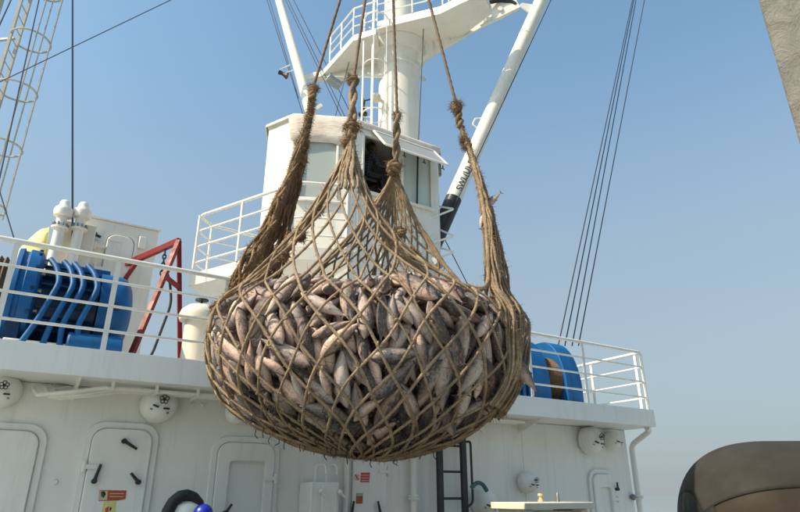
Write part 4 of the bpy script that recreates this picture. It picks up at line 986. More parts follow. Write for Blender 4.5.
def chk(sock, sc):
    a = node(n, 'ShaderNodeMath', operation='MULTIPLY'); l.new(sock, a.inputs[0]); a.inputs[1].default_value = sc
    f = node(n, 'ShaderNodeMath', operation='FRACT'); l.new(a.outputs[0], f.inputs[0])
    g = node(n, 'ShaderNodeMath', operation='GREATER_THAN'); l.new(f.outputs[0], g.inputs[0]); g.inputs[1].default_value = .72; return g.outputs[0]
mx_ = node(n, 'ShaderNodeMath', operation='MAXIMUM'); l.new(chk(sx.outputs['X'], 16), mx_.inputs[0]); l.new(chk(sx.outputs['Z'], 16), mx_.inputs[1])
l.new(mixc(n, l, mx_.outputs[0], (0.012, 0.012, 0.016), (0.06, 0.06, 0.08)), bs.inputs['Base Color']); bs.inputs['Roughness'].default_value = .9
M['shirt'] = m
head = A(372, 148, Yc + .42); fl = zC0 - .81
pt = T('person', 'person in dark checked shirt sitting at the open cabin window, facing right', 'person', (head.x, head.y, fl))
hx, hy, hz = head
neck = V((hx - .03, hy + .02, hz - .17)); pel = V((hx - .12, hy + .10, hz - .68)); che = V((hx - .07, hy + .05, hz - .35))
sh = {s: V((hx - .05 + .02 * s, hy + .05 - .20 * s, hz - .25)) for s in (1, -1)}
J = [(pel, (.15, .14)), (pel.lerp(che, .5), (.14, .125)), (che, (.16, .135)), (neck, .06), (neck + V((.01, 0, .06)), .055)]
E_ = [(0, 1), (1, 2), (2, 3), (3, 4)]
for s in (1, -1):
    i = len(J); el = sh[s] + V((.08, -.06 * s, -.27)); wr = el + V((.24, -.02, -.03 + .02 * s))
    J += [(sh[s], .075), (el, .05), (wr, .038)]; E_ += [(2, i), (i, i + 1), (i + 1, i + 2)]
    # legs
    j = len(J); kn = pel + V((.42, -.12 * s, .02)); an = V((kn.x + .02, kn.y, fl + .09)); J += [(pel + V((.05, -.10 * s, -.02)), .095), (kn, .065), (an, .045), (an + V((.16, 0, -.045)), .036)]
    E_ += [(0, j), (j, j + 1), (j + 1, j + 2), (j + 2, j + 3)]
skin_body('body', J, E_, 'shirt', pt)
# head: shaped ellipsoid with nose, ears, brow, chin
def head_mesh():
    b = MB(); b.sphere((hx, hy, hz), .105, 1.0, .80, 1.16, 24, 18); out = []
    for v in b.v:
        v = V(v); d = v - V((hx, hy, hz))
        if d.z < -.02: d.x += .012; d.y *= 1 - .35 * min(1, (-d.z - .02) / .1)          # jaw
        if d.x > .07 and abs(d.y) < .02 and -.04 < d.z < .02: d.x += .022 * (1 - abs(d.y) / .02)   # nose
        if d.x > .06 and abs(abs(d.y) - .035) < .02 and .0 < d.z < .035: d.x -= .010      # eye sockets
        if d.x > .06 and abs(d.y) < .035 and -.075 < d.z < -.055: d.x -= .006             # mouth
        out.append(tuple(V((hx, hy, hz)) + d))
    b.v = out
    for s in (1, -1): b.sphere((hx - .005, hy + s * .086, hz - .005), .03, .7, .3, 1.1, 10, 8)
    return b
hd = head_mesh().build('head', 'skin', pt, angle=180)
for s in (1, -1):
    b = MB(); b.sphere((hx + .086, hy + s * .034, hz + .017), .012, seg=10, rings=8); b.build('eye', 'hair', hd)
b = MB(); b.sphere((hx - .018, hy, hz + .022), .114, .98, .86, 1.05, 24, 16); b.v = [tuple(v) for v in b.v]
keep = [f for f in b.f if all(((b.v[i][2] - hz) > .035 or (b.v[i][0] - hx) < .02) and (b.v[i][2] - hz) > -.09 for i in f)]; b.f = keep; b.m = [0] * len(keep); o = b.build('hair', 'hair', hd, angle=180); sd = o.modifiers.new('t', 'SOLIDIFY'); sd.thickness = .008
for s in (1, -1):
    el = sh[s] + V((.08, -.06 * s, -.27)); wr = el + V((.24, -.02, -.03 + .02 * s))
    J = [(wr - V((.03, 0, 0)), .03), (wr + V((.05, 0, -.005)), (.038, .02))]; E_ = [(0, 1)]
    for f in range(4):
        i = len(J); y = (f - 1.5) * .021; ln = (.8, 1, .95, .75)[f]
        J += [(wr + V((.085, y, -.005)), .0095), (wr + V((.085 + .035 * ln, y, -.018)), .009), (wr + V((.085 + .045 * ln, y, -.05)), .008)]; E_ += [(1, i), (i, i + 1), (i + 1, i + 2)]
    i = len(J); J += [(wr + V((.04, .035 * s, -.012)), .011), (wr + V((.075, .048 * s, -.025)), .009)]; E_ += [(1, i), (i, i + 1)]
    skin_body('hand', J, E_, 'skin', pt, sub=1)
# seat and lever
b = MB(); b.box(pel + V((-.02, 0, -.19)), (.45, .45, .08)); b.cyl((pel.x, pel.y, fl), (pel.x, pel.y, pel.z - .2), .05); tag(b.build('stool', 'black', bevel=.02), 'black stool under the person in the cabin', 'stool')
lv = sh[1] + V((.34, -.1, -.29)); b = MB(); b.tube([(lv.x - .02, lv.y, lv.z + .02), (lv.x + .05, lv.y - .02, fl + .03)], .015, 8); b.box((lv.x + .05, lv.y, fl + .03), (.3, .2, .06)); tag(b.build('control_lever', 'red'), 'red control lever in front of the person in the cabin', 'lever')

# ================================================================== NET BAG
NB = H(360, 351, 5.25)
e1, e2 = rt_.copy(), hd_.copy()
RA, RB_, HB, HT = 1.35, 1.12, 0.885, 0.50
NEXL, NEXU = 2.2, 3.2
def Rth(th): return 1 / math.sqrt((math.cos(th) / RA) ** 2 + (math.sin(th) / RB_) ** 2)
def surf(th, el, k=0.0):
    """point of the bag in bag axes; k = metres outward"""
    c, s = math.cos(el), math.sin(el); nn, hh = (NEXU, HT) if s > 0 else (NEXL, HB)
    t = ((abs(c) / Rth(th)) ** nn + (abs(s) / hh) ** nn) ** (-1 / nn)
    lump = .018 * math.sin(3 * th + 1.1 + 2 * el) * c + .014 * math.sin(7 * th + 5 * el) * c
    if s < 0: lump += -.075 * max(0, -math.cos(th)) * (-s) * c * 2 + .03 * (-s) * max(0, math.cos(th - R(-30)))
    else: lump += s * c * 2 * (.10 * max(0, math.cos(th - R(-10))) ** 3 + .05 * math.sin(5 * th + .7))
    t *= 1 + lump; rr = t + k
    return V((rr * c * math.cos(th), rr * c * math.sin(th), rr * s))
def toW(p): return NB + e1 * p.x + e2 * p.y + Z * p.z
def sn(th, el):
    h = 1e-3; a = surf(th + h, el) - surf(th - h, el); b_ = surf(th, el + h) - surf(th, el - h)
    nn = a.cross(b_)
    if nn.length < 1e-12: return V((0, 0, math.copysign(1, el)))
    nn.normalize(); return nn if nn.dot(surf(th, el)) > 0 else -nn
def toB(w): q = w - NB; return V((q.dot(e1), q.dot(e2), q.z))
HK = H(388, -156, 5.25)
CORN = {  # middle angle and half width of the sector, apex (bag axes), gather power, bow
    'L': (R(173), R(22), toB(H(312, 100, 5.2)), 1.2, -.09),
    'F': (R(-93), R(72), toB(H(352, 138, 4.75)), 1.0, .0),
    'R': (R(-2), R(19), toB(H(461, 128, 5.3)), 1.5, .06),
    'B': (R(84), R(67), toB(H(396, 168, 5.75)), 1.3, .0)}
ORDER = ['L', 'F', 'R', 'B']; RIM = R(18)
# arc-length table per angle
def arc_el(th, f):
    key = round(th, 3)
    if key not in arc_el.c:
        els = [R(-90) + (RIM + R(90)) * i / 40 for i in range(41)]; P = [surf(th, e, .02) for e in els]; L = [0]
        for i in range(40): L.append(L[-1] + (P[i + 1] - P[i]).length)
        arc_el.c[key] = (els, [x / L[-1] for x in L])
    els, L = arc_el.c[key]
    return float(np.interp(f, L, els))
arc_el.c = {}
def wrapa(a): return (a + math.pi) % (2 * math.pi) - math.pi
def fan(key, xi, w):
    t0, hw, ap, pw, bow = CORN[key]
    rim = surf(t0 + xi * hw * max(1e-6, 1 - w) ** (pw - 1), RIM, .022)
    sag = V((0, 0, 0))
    if key == 'F': sag = (V((-.20, 0, -.36)) if xi > 0 else V((.07, 0, -.16))) * abs(xi) ** 1.5 * 4 * w * (1 - w)
    return sag + rim.lerp(ap, w ** .95) + V((math.cos(t0), math.sin(t0), 0)) * bow * 4 * w * (1 - w)
TWIST = R(74)
def bagpt(th, f): return surf(wrapa(th), arc_el(wrapa(th), f), .022)
def sector(th):
    for k in ORDER:
        x = wrapa(th - CORN[k][0]) / CORN[k][1]
        if abs(x) <= 1.0001: return k, x
    return 'L', 0.0
def strand(th0, sg, ph):
    P = [bagpt(th0 + sg * TWIST * f + .02 * math.sin(f * 17 + ph), f) for f in [.10 + .90 * k / 90 for k in range(91)]]
    k, x = sector(wrapa(th0 + sg * TWIST)); d = sg; rate = {'L': 1.0, 'F': .75, 'R': .8, 'B': 1.6}[k]
    for i in range(1, 51):
        x += d * rate / 50
        if x > 1: x = 2 - x; d = -1
        if x < -1: x = -2 - x; d = 1
        P.append(fan(k, x, i / 50))
    return P
def smooth_path(P, it=2):
    for _ in range(it): P = [P[0]] + [(P[i - 1] + P[i] * 2 + P[i + 1]) / 4 for i in range(1, len(P) - 1)] + [P[-1]]
    return P
def resample(P, step):
    L = [0]
    for i in range(len(P) - 1): L.append(L[-1] + (P[i + 1] - P[i]).length)
    n_ = max(2, int(L[-1] / step)); A_ = np.array([tuple(p) for p in P]); s_ = np.linspace(0, L[-1], n_ + 1)
    return [V((np.interp(x, L, A_[:, 0]), np.interp(x, L, A_[:, 1]), np.interp(x, L, A_[:, 2]))) for x in s_]
def laid_rope(b, P, r, step=.016, pitch=.11, seg=9, lobes=3, fray=0.0):
    """twisted three-strand rope as one tube with a turning lobed section"""
    P = resample(P, step); n_ = len(P); vs = []; fs = []; a = None; s_ = 0
    for i in range(n_):
        t = (P[min(i + 1, n_ - 1)] - P[max(i - 1, 0)]).normalized()
        a = t.orthogonal().normalized() if a is None else (a - t * a.dot(t)).normalized(); c_ = t.cross(a)
        if i: s_ += (P[i] - P[i - 1]).length
        tw = 2 * math.pi * s_ / pitch; rf = r * (1 + fray * random.uniform(-1, 1))
        for k in range(seg):
            an = 2 * math.pi * k / seg; rr = rf * (.82 + .26 * abs(math.cos(lobes * (an - tw / lobes) / 2)))
            vs.append(P[i] + (a * math.cos(an) + c_ * math.sin(an)) * rr)
    for i in range(n_ - 1):
        for k in range(seg): fs.append((i * seg + k, i * seg + (k + 1) % seg, (i + 1) * seg + (k + 1) % seg, (i + 1) * seg + k))
    fs.append(tuple(range(seg))[::-1]); fs.append(tuple((n_ - 1) * seg + k for k in range(seg)))
    b.add(vs, fs); return P
net = T('cargo_net', 'bulging brown rope cargo net full of tuna, hung by four gathered corners', 'net', toW(V((0, 0, -HB))))
random.seed(11)
NS = 27; TW = .0112
fib_src = []
for sg in (1, -1):
    for i in range(NS):
        P = strand(2 * math.pi * i / NS + random.uniform(-.03, .03), sg, random.uniform(0, 6))
        P = [toW(p) for p in smooth_path(P, 3)]
        b = MB(); Q_ = laid_rope(b, P, TW * random.uniform(.88, 1.12), .018, .09, 8, fray=.05); b.build('net_strand', 'rope', net, angle=180); fib_src.append((Q_, .45))
# knots where strands cross
for i in range(NS):
    for j in range(NS):
        for k in (0, 1):
            f = ((j - i) * 2 * math.pi / NS + 2 * math.pi * k) / (2 * TWIST)
            if not .25 < f < .985: continue
            p = toW(bagpt(2 * math.pi * i / NS + TWIST * f, f)); d = V((random.uniform(-1, 1), random.uniform(-1, 1), random.uniform(-1, 1))).normalized(); u = d.orthogonal().normalized(); w_ = d.cross(u)
            if (EYEP - p).dot(p - NB) < 0 and p.z < NB.z: continue
            q = MB(); q.tube([p + (u * math.cos(x) + w_ * math.sin(x)) * TW * .9 for x in [2 * math.pi * k2 / 8 for k2 in range(8)]], TW * .85, 6, closed=True); q.build('strand_knot', 'rope', net, angle=180)
# near-black strands added under the belly, their colour stands in for shade
M['bellyshade'] = rope_mat('shade_dark_twine', (0.022, 0.018, 0.014), (0.045, 0.035, 0.026), (0.012, 0.01, 0.008))
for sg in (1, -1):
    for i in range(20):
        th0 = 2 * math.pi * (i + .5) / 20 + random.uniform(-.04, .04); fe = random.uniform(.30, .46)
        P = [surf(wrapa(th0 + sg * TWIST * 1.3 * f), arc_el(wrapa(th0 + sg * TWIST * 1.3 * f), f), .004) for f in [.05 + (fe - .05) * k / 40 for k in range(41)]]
        b = MB(); Q_ = laid_rope(b, [toW(p) for p in P], .0105, .03, .09, 6); b.build('shade_strand', 'bellyshade', net, angle=180)
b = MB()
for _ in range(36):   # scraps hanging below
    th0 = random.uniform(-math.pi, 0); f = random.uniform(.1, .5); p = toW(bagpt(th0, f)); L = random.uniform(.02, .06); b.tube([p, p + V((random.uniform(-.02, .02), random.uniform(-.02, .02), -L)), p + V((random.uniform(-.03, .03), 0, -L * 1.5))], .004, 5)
o = b.build('hanging_scraps', 'bellyshade', net); o['kind'] = 'stuff'
# border ropes, doubled and frayed
for k in range(4):
    ka, kb = ORDER[k], ORDER[(k + 1) % 4]
    for dup, dz in ((0, 0), (1, .03)):
        P = [fan(ka, 1, 1 - i / 60) for i in range(61)] + [fan(kb, -1, i / 60) for i in range(1, 61)]
        P = [toW(p) + Z * (dz + .012 * math.sin(i * .35 + dup * 2)) for i, p in enumerate(smooth_path(P, 16))]
        b = MB(); Q_ = laid_rope(b, P, .019, .018, .12, 9, fray=.06); b.build('border_rope', 'oldrope' if k == 0 else 'rope', net, angle=180); fib_src.append((Q_, 1.6 if k == 0 else .7))
# gathered corner bundles: extra slack strands
def bundle(key, n_, w0, w1, spread, r, mat, nm, wob=.02, fr=1.0):
    t0, hw, ap, pw, bow = CORN[key]
    for k in range(n_):
        dl_ = random.uniform(-1, 1) * spread; P = []; ph = random.uniform(0, 6); ph2 = random.uniform(0, 6); rad = random.uniform(.0, .05)
        for i in range(50):
            w = w0 + (w1 - w0) * i / 49; rim = surf(t0 + dl_ * max(1e-6, 1 - w) ** (pw - 1), RIM if w >= 0 else RIM + w * 2.2, .03 + rad)
            ww = max(0, w) ** .92; p = rim.lerp(ap, ww); p += V((math.cos(t0), math.sin(t0), 0)) * (bow * 4 * max(0, w) * (1 - w) + rad * .6 * (1 - ww))
            p += V((math.sin(w * 19 + ph), math.sin(w * 23 + ph2), math.cos(w * 17 + ph))) * wob * (1 - .85 * ww) * min(1, 6 * abs(w - w0) + .2); P.append(toW(p))
        b = MB(); Q_ = laid_rope(b, smooth_path(P, 1), r * random.uniform(.8, 1.2), .018, .09, 7, fray=.12); b.build(nm, mat, net, angle=180); fib_src.append((Q_, fr))
bundle('L', 40, -.04, 1.0, R(24), .013, 'oldrope', 'gathered_strand', .075, 3.2)
bundle('R', 36, -.34, 1.0, R(20), .012, 'rope', 'gathered_strand', .018, .7)
bundle('F', 5, .55, 1.0, R(12), .014, 'rope', 'gathered_strand', .03, 1.0)
bundle('B', 5, .35, 1.0, R(20), .013, 'rope', 'gathered_strand', .03, .8)
# lifting slings with splices and knots
kn = {'L': [H(313, 88, 5.2)], 'F': [H(352, 128, 4.78), H(353.5, 80, 4.9)], 'R': [H(464, 139, 5.3), H(457, 108, 5.28)], 'B': [H(396, 163, 5.72), H(397, 115, 5.55)]}
def cpath(key, w):
    t0, hw, ap, pw, bow = CORN[key]; p = surf(t0, RIM, .022).lerp(ap, w ** .92); return toW(p + V((math.cos(t0), math.sin(t0), 0)) * bow * 4 * w * (1 - w))
def ball(b, c, r, n_=9, tr=.014):
    """rope turned round and round into a lumpy knot"""
    P = []; 
    for i in range(70):
        a = i / 70 * 2 * math.pi * n_; q = i / 70 * math.pi * 2 * 1.7
        d = V((math.cos(a) * math.cos(q * .7), math.sin(a) * math.cos(q), math.sin(q) + .4 * math.sin(a * .5))); d.normalize(); P.append(c + d * r * random.uniform(.72, 1.05))
    b.tube(smooth_path(P, 1), tr, 7)
def knot(c, r, mat='oldrope', fz=260):
    b = MB(); ball(b, c, r, 7, r * .34); b.build('rope_knot', mat, net, angle=180); fib_src.append(([c + V((random.uniform(-1, 1), random.uniform(-1, 1), random.uniform(-1, 1))) * r for _ in range(24)], fz / 14))
for key in ORDER:
    ap = toW(CORN[key][2]); pts = [ap] + kn[key] + [HK]
    top = kn[key][-1]
    # two-part plaited tail from apex to upper knot, single sling above
    for s in (-1, 1):
        P = []
        for i in range(40):
            f = i / 39; base = ap.lerp(top, f); P.append(base + e1 * (.022 * s * math.cos(f * 9)) + e2 * (.022 * s * math.sin(f * 9)))
        if (top - ap).length > .05:
            b = MB(); Q_ = laid_rope(b, P, .024, .016, .1, 8, fray=.06); b.build('sling_tail', 'rope' if key in 'FB' else 'oldrope', net, angle=180); fib_src.append((Q_, 1.0))
    b = MB(); laid_rope(b, [top - (HK - top).normalized() * .05, HK], .017, .02, .09, 8); b.build('lifting_rope', 'sling', net, angle=180)
for c, r, mat in ((H(313, 89, 5.2), .045, 'oldrope'), (H(352, 127, 4.78), .065, 'oldrope'), (H(347, 142, 4.78), .05, 'oldrope'), (H(353.5, 81, 4.9), .055, 'oldrope'), (H(464, 140, 5.3), .035, 'oldrope'), (H(457, 108, 5.28), .055, 'oldrope'), (cpath('R', .88), .04, 'rope'),
                  (H(394, 168, 5.7), .075, 'oldrope'), (H(397, 116, 5.6), .04, 'oldrope'), (cpath('L', .76), .055, 'oldrope'), (cpath('L', .68), .07, 'oldrope'), (toW(fan('B', -.6, .45)), .045, 'oldrope'), (toW(fan('B', -.4, .6)), .045, 'rope'), (toW(fan('F', -1, .62)), .045, 'oldrope'), (toW(fan('F', -1, .47)), .05, 'oldrope'), (toW(fan('F', -1, .34)), .05, 'oldrope')):
    knot(c, r, mat)
# fibres
b = MB(); vs = []; fs = []
for path, dens in fib_src:
    for i in range(len(path)):
        k = dens * .8; k = int(k) + (1 if random.random() < k - int(k) else 0)
        for _ in range(k):
            d = V((random.gauss(0, 1), random.gauss(0, 1), random.gauss(0, 1))).normalized(); L = random.uniform(.015, .075); p = path[i] + d * .008; d2 = (d + V((random.gauss(0, .4), random.gauss(0, .4), random.gauss(-.3, .4)))).normalized()
            u = d.orthogonal().normalized() * .0024; o = len(vs); m1 = p + d * L * .5; m2 = m1 + d2 * L * .5; w_ = d.cross(u)
            vs += [p + u, p - u * .5 + w_ * .8, p - u * .5 - w_ * .8, m1 + u * .8, m1 - u * .4 + w_ * .6, m1 - u * .4 - w_ * .6, m2]
            for j in range(3): fs.append((o + j, o + (j + 1) % 3, o + 3 + (j + 1) % 3, o + 3 + j)); fs.append((o + 3 + j, o + 3 + (j + 1) % 3, o + 6))
b.add(vs, fs); o = b.build('loose_fibres', 'oldrope', net, smooth=False); o['kind'] = 'stuff'
# hook above the frame carrying the four slings
t = T('cargo_hook', 'steel cargo hook gathering the four slings above', 'hook', HK)
b = MB(); b.tube(arc(HK + Z * .06, .09, R(-200), R(60), 18, e1, Z), .03, 10); b.cyl(HK + Z * .14, HK + Z * .34, .05, .04); b.build('hook', 'steel', t)
b = MB(); b.cyl(HK + Z * .3, HK + Z * 7, .014, seg=8); b.build('hoist_wire', 'wire', t)

# ================================================================== FISH
m, n, l, bs = new_mat('tuna_skin'); M['fish'] = m
at = n.new('ShaderNodeAttribute'); at.attribute_name = 'rest'; ar = n.new('ShaderNodeAttribute'); ar.attribute_name = 'rnd'; oi = n.new('ShaderNodeObjectInfo')
ad = node(n, 'ShaderNodeMath', operation='ADD'); l.new(ar.outputs['Fac'], ad.inputs[0]); scol = n.new('ShaderNodeSeparateColor'); l.new(oi.outputs['Color'], scol.inputs[0]); l.new(scol.outputs[0], ad.inputs[1])
fr = node(n, 'ShaderNodeMath', operation='FRACT'); l.new(ad.outputs[0], fr.inputs[0]); RND = fr.outputs[0]
def hashv(k):
    a = node(n, 'ShaderNodeMath', operation='MULTIPLY'); l.new(RND, a.inputs[0]); a.inputs[1].default_value = k
    f = node(n, 'ShaderNodeMath', operation='FRACT'); l.new(a.outputs[0], f.inputs[0]); return f.outputs[0]
sp = n.new('ShaderNodeSeparateXYZ'); l.new(at.outputs['Vector'], sp.inputs[0])
cb = n.new('ShaderNodeCombineXYZ'); mu = node(n, 'ShaderNodeMath', operation='MULTIPLY'); l.new(RND, mu.inputs[0]); mu.inputs[1].default_value = 57.0
for i in range(3): l.new(mu.outputs[0], cb.inputs[i])
va = node(n, 'ShaderNodeVectorMath', operation='ADD'); mpf = n.new('ShaderNodeMapping'); mpf.inputs['Scale'].default_value = (5.0, 2.0, 1.0); l.new(at.outputs['Vector'], mpf.inputs['Vector']); l.new(mpf.outputs[0], va.inputs[0]); l.new(cb.outputs[0], va.inputs[1])
n1 = node(n, 'ShaderNodeTexNoise', Scale=1.5, Detail=7.0, Roughness=0.7); l.new(va.outputs[0], n1.inputs['Vector'])
n2 = node(n, 'ShaderNodeTexNoise', Scale=5.5, Detail=7.0, Roughness=0.75); l.new(va.outputs[0], n2.inputs['Vector'])
n3 = node(n, 'ShaderNodeTexNoise', Scale=1.1, Detail=7.0, Roughness=0.7); l.new(va.outputs[0], n3.inputs['Vector'])
# height on body (rest z, -1 belly .. 1 back) jittered
hz_ = node(n, 'ShaderNodeMath', operation='MULTIPLY_ADD'); l.new(n1.outputs['Fac'], hz_.inputs[0]); hz_.inputs[1].default_value = 2.6; l.new(sp.outputs['Z'], hz_.inputs[2])
mr = node(n, 'ShaderNodeMapRange'); l.new(hz_.outputs[0], mr.inputs['Value']); mr.inputs['From Min'].default_value = .35; mr.inputs['From Max'].default_value = 2.25
rc = ramp(n, [(0.0, (0.66, 0.58, 0.52)), (0.38, (0.47, 0.38, 0.34)), (0.66, (0.21, 0.18, 0.17)), (0.85, (0.045, 0.047, 0.052))]); l.new(mr.outputs[0], rc.inputs[0])
# warm or grey fish
warm = mixc(n, l, hashv(7.3), (1.16, 0.97, 0.90), (0.74, 0.78, 0.80)); c = mixc(n, l, 1.0, rc.outputs[0], warm, 'MULTIPLY')
# blood blotches
rb_ = ramp(n, [(0.50, (0, 0, 0)), (0.60, (1, 1, 1))]); l.new(n3.outputs['Fac'], rb_.inputs[0]); mb_ = node(n, 'ShaderNodeMath', operation='MULTIPLY'); l.new(rb_.outputs[0], mb_.inputs[0])
h2 = node(n, 'ShaderNodeMath', operation='MULTIPLY'); l.new(hashv(23.7), h2.inputs[0]); h2.inputs[1].default_value = .62; l.new(h2.outputs[0], mb_.inputs[1])
c = mixc(n, l, mb_.outputs[0], c, (0.38, 0.16, 0.125))
# frost and scuffs
rf = ramp(n, [(0.54, (0, 0, 0)), (0.64, (1, 1, 1))]); l.new(n2.outputs['Fac'], rf.inputs[0]); mf = node(n, 'ShaderNodeMath', operation='MULTIPLY'); l.new(rf.outputs[0], mf.inputs[0]); mf.inputs[1].default_value = .7
c = mixc(n, l, mf.outputs[0], c, (0.46, 0.42, 0.39))
rd = ramp(n, [(0.36, (1, 1, 1)), (0.46, (0, 0, 0))]); l.new(n2.outputs['Fac'], rd.inputs[0]); md = node(n, 'ShaderNodeMath', operation='MULTIPLY'); l.new(rd.outputs[0], md.inputs[0]); md.inputs[1].default_value = .75
c = mixc(n, l, md.outputs[0], c, (0.07, 0.055, 0.05))
# gill line: thin dark curve behind the head
gl = node(n, 'ShaderNodeMath', operation='MULTIPLY_ADD'); z2 = node(n, 'ShaderNodeMath', operation='MULTIPLY'); l.new(sp.outputs['Z'], z2.inputs[0]); l.new(sp.outputs['Z'], z2.inputs[1])
l.new(z2.outputs[0], gl.inputs[0]); gl.inputs[1].default_value = .05; l.new(sp.outputs['X'], gl.inputs[2])
gd = node(n, 'ShaderNodeMath', operation='SUBTRACT'); l.new(gl.outputs[0], gd.inputs[0]); gd.inputs[1].default_value = .255; ga = node(n, 'ShaderNodeMath', operation='ABSOLUTE'); l.new(gd.outputs[0], ga.inputs[0])
gt = node(n, 'ShaderNodeMath', operation='LESS_THAN'); l.new(ga.outputs[0], gt.inputs[0]); gt.inputs[1].default_value = .008; gm = node(n, 'ShaderNodeMath', operation='MULTIPLY'); l.new(gt.outputs[0], gm.inputs[0]); gm.inputs[1].default_value = .6
c = mixc(n, l, gm.outputs[0], c, (0.10, 0.04, 0.035))
l.new(c, bs.inputs['Base Color']); bs.inputs['Roughness'].default_value = .5
rr_ = ramp(n, [(0.38, (.20,) * 3), (0.62, (.58,) * 3)]); l.new(n2.outputs['Fac'], rr_.inputs[0]); l.new(rr_.outputs[0], bs.inputs['Roughness'])
bp = n.new('ShaderNodeBump'); bp.inputs['Strength'].default_value = .55; bp.inputs['Distance'].default_value = .012; l.new(n2.outputs['Fac'], bp.inputs['Height']); l.new(bp.outputs[0], bs.inputs['Normal'])
M['fisheye'] = plain('fish_eye', (0.02, 0.02, 0.022), .2, 0, .2)

PX = [0, .012, .05, .11, .19, .29, .40, .52, .64, .75, .84, .90, .945]
PH = [.006, .024, .058, .092, .122, .141, .147, .139, .114, .078, .043, .022, .014]
def fish_arrays(bend_=0.0, droop=0.0, seg=12, gape=0.0):
    """unit-length tuna along +X (nose at 0), back towards +Z; returns verts, faces, material ids, rest vectors"""
    v = []; f = []; mi = []; rs = []
    def curve(x): return V((x, bend_ * (x - .45) ** 2 * 1.0, droop * (x - .45) ** 2))
    for x, h in zip(PX, PH):
        for k in range(seg):
            a = 2 * math.pi * k / seg; cz, cy = math.cos(a), math.sin(a)
            hh = h * (1.0 if cz > 0 else 1.06)
            v.append(curve(x) + V((0, cy * h * .80, cz * hh - (.012 if x < .03 else 0)))); rs.append((x, cy * .5, cz))
    nr = len(PX)
    for i in range(nr - 1):
        for k in range(seg): f.append((i * seg + k, (i + 1) * seg + k, (i + 1) * seg + (k + 1) % seg, i * seg + (k + 1) % seg)); mi.append(0)
    f.append(tuple(range(seg))); mi.append(0); f.append(tuple((nr - 1) * seg + k for k in range(seg))[::-1]); mi.append(0)
    def plate(pts, th, back):
        o = len(v); n_ = len(pts)
        for s in (-1, 1):
            for p in pts: q = V(p); v.append(curve(q.x) + V((0, q.y + s * th, q.z))); rs.append((q.x, s * .1, back))
        f.append(tuple(o + i for i in range(n_))); f.append(tuple(o + n_ + i for i in range(n_))[::-1]); mi.extend([0, 0])
        for i in range(n_): f.append((o + i, o + (i + 1) % n_, o + n_ + (i + 1) % n_, o + n_ + i)); mi.append(0)
    plate([(.925, 0, .008), (.96, 0, .05), (1.0, 0, .115), (.985, 0, .045), (.972, 0, 0), (.985, 0, -.045), (1.0, 0, -.11), (.96, 0, -.05), (.925, 0, -.008)], .006, .9)
    plate([(.31, 0, .115), (.335, 0, .175), (.40, 0, .145), (.50, 0, .12), (.50, 0, .10), (.33, 0, .10)], .005, 1.0)
    plate([(.58, 0, .10), (.63, 0, .145), (.65, 0, .11), (.66, 0, .08)], .005, 1.0)
    plate([(.60, 0, -.10), (.655, 0, -.15), (.665, 0, -.11), (.68, 0, -.07)], .005, .2)
    for s in (1, -1):
        o = len(v)
        for p in ((.27, .092, .01), (.29, .10, .03), (.42, .118, -.005), (.30, .10, -.02)):
            for th in (0, .008): v.append(curve(p[0]) + V((0, s * (p[1] + th), p[2]))); rs.append((p[0], s * .5, .6))
        f += [(o, o + 2, o + 4, o + 6), (o + 7, o + 5, o + 3, o + 1)] + [(o + 2 * i, o + 2 * ((i + 1) % 4), o + 2 * ((i + 1) % 4) + 1, o + 2 * i + 1) for i in range(4)]; mi.extend([0] * 6)
        o = len(v); ex, ey, ez = .085, .043 * s, .022
        v.append(curve(ex) + V((0, ey + s * .009, ez))); rs.append((ex, 0, 0))
        for k in range(6): a = k * math.pi / 3; v.append(curve(ex) + V((.012 * math.cos(a), ey - s * .003, ez + .012 * math.sin(a)))); rs.append((ex, 0, 0))
        for k in range(6): f.append((o, o + 1 + k, o + 1 + (k + 1) % 6)); mi.append(1)
    return np.array([tuple(p) for p in v]), f, mi, np.array(rs)
VAR = [fish_arrays(b_, d_) for b_, d_ in ((0, 0), (.25, 0), (-.25, .05), (.1, .2), (-.12, -.2), (.35, .1))]
def attr(me, rs, rnd):
    a = me.attributes.new('rest', 'FLOAT_VECTOR', 'POINT'); a.data.foreach_set('vector', np.asarray(rs, dtype=np.float32).ravel())
    a = me.attributes.new('rnd', 'FLOAT', 'POINT'); a.data.foreach_set('value', np.asarray(rnd, dtype=np.float32))
VM = []
for k, (vv, ff, mi, rs) in enumerate(VAR):
    me = bpy.data.meshes.new('tuna'); me.from_pydata(vv.tolist(), [], ff); me.materials.append(M['fish']); me.materials.append(M['fisheye'])
    me.polygons.foreach_set('material_index', mi); attr(me, rs, [0.0] * len(vv))
    bm = bmesh.new(); bm.from_mesh(me); bmesh.ops.recalc_face_normals(bm, faces=bm.faces); bm.to_mesh(me); bm.free()
    me.polygons.foreach_set('use_smooth', [True] * len(me.polygons)); me.set_sharp_from_angle(angle=R(55)); VM.append(me)
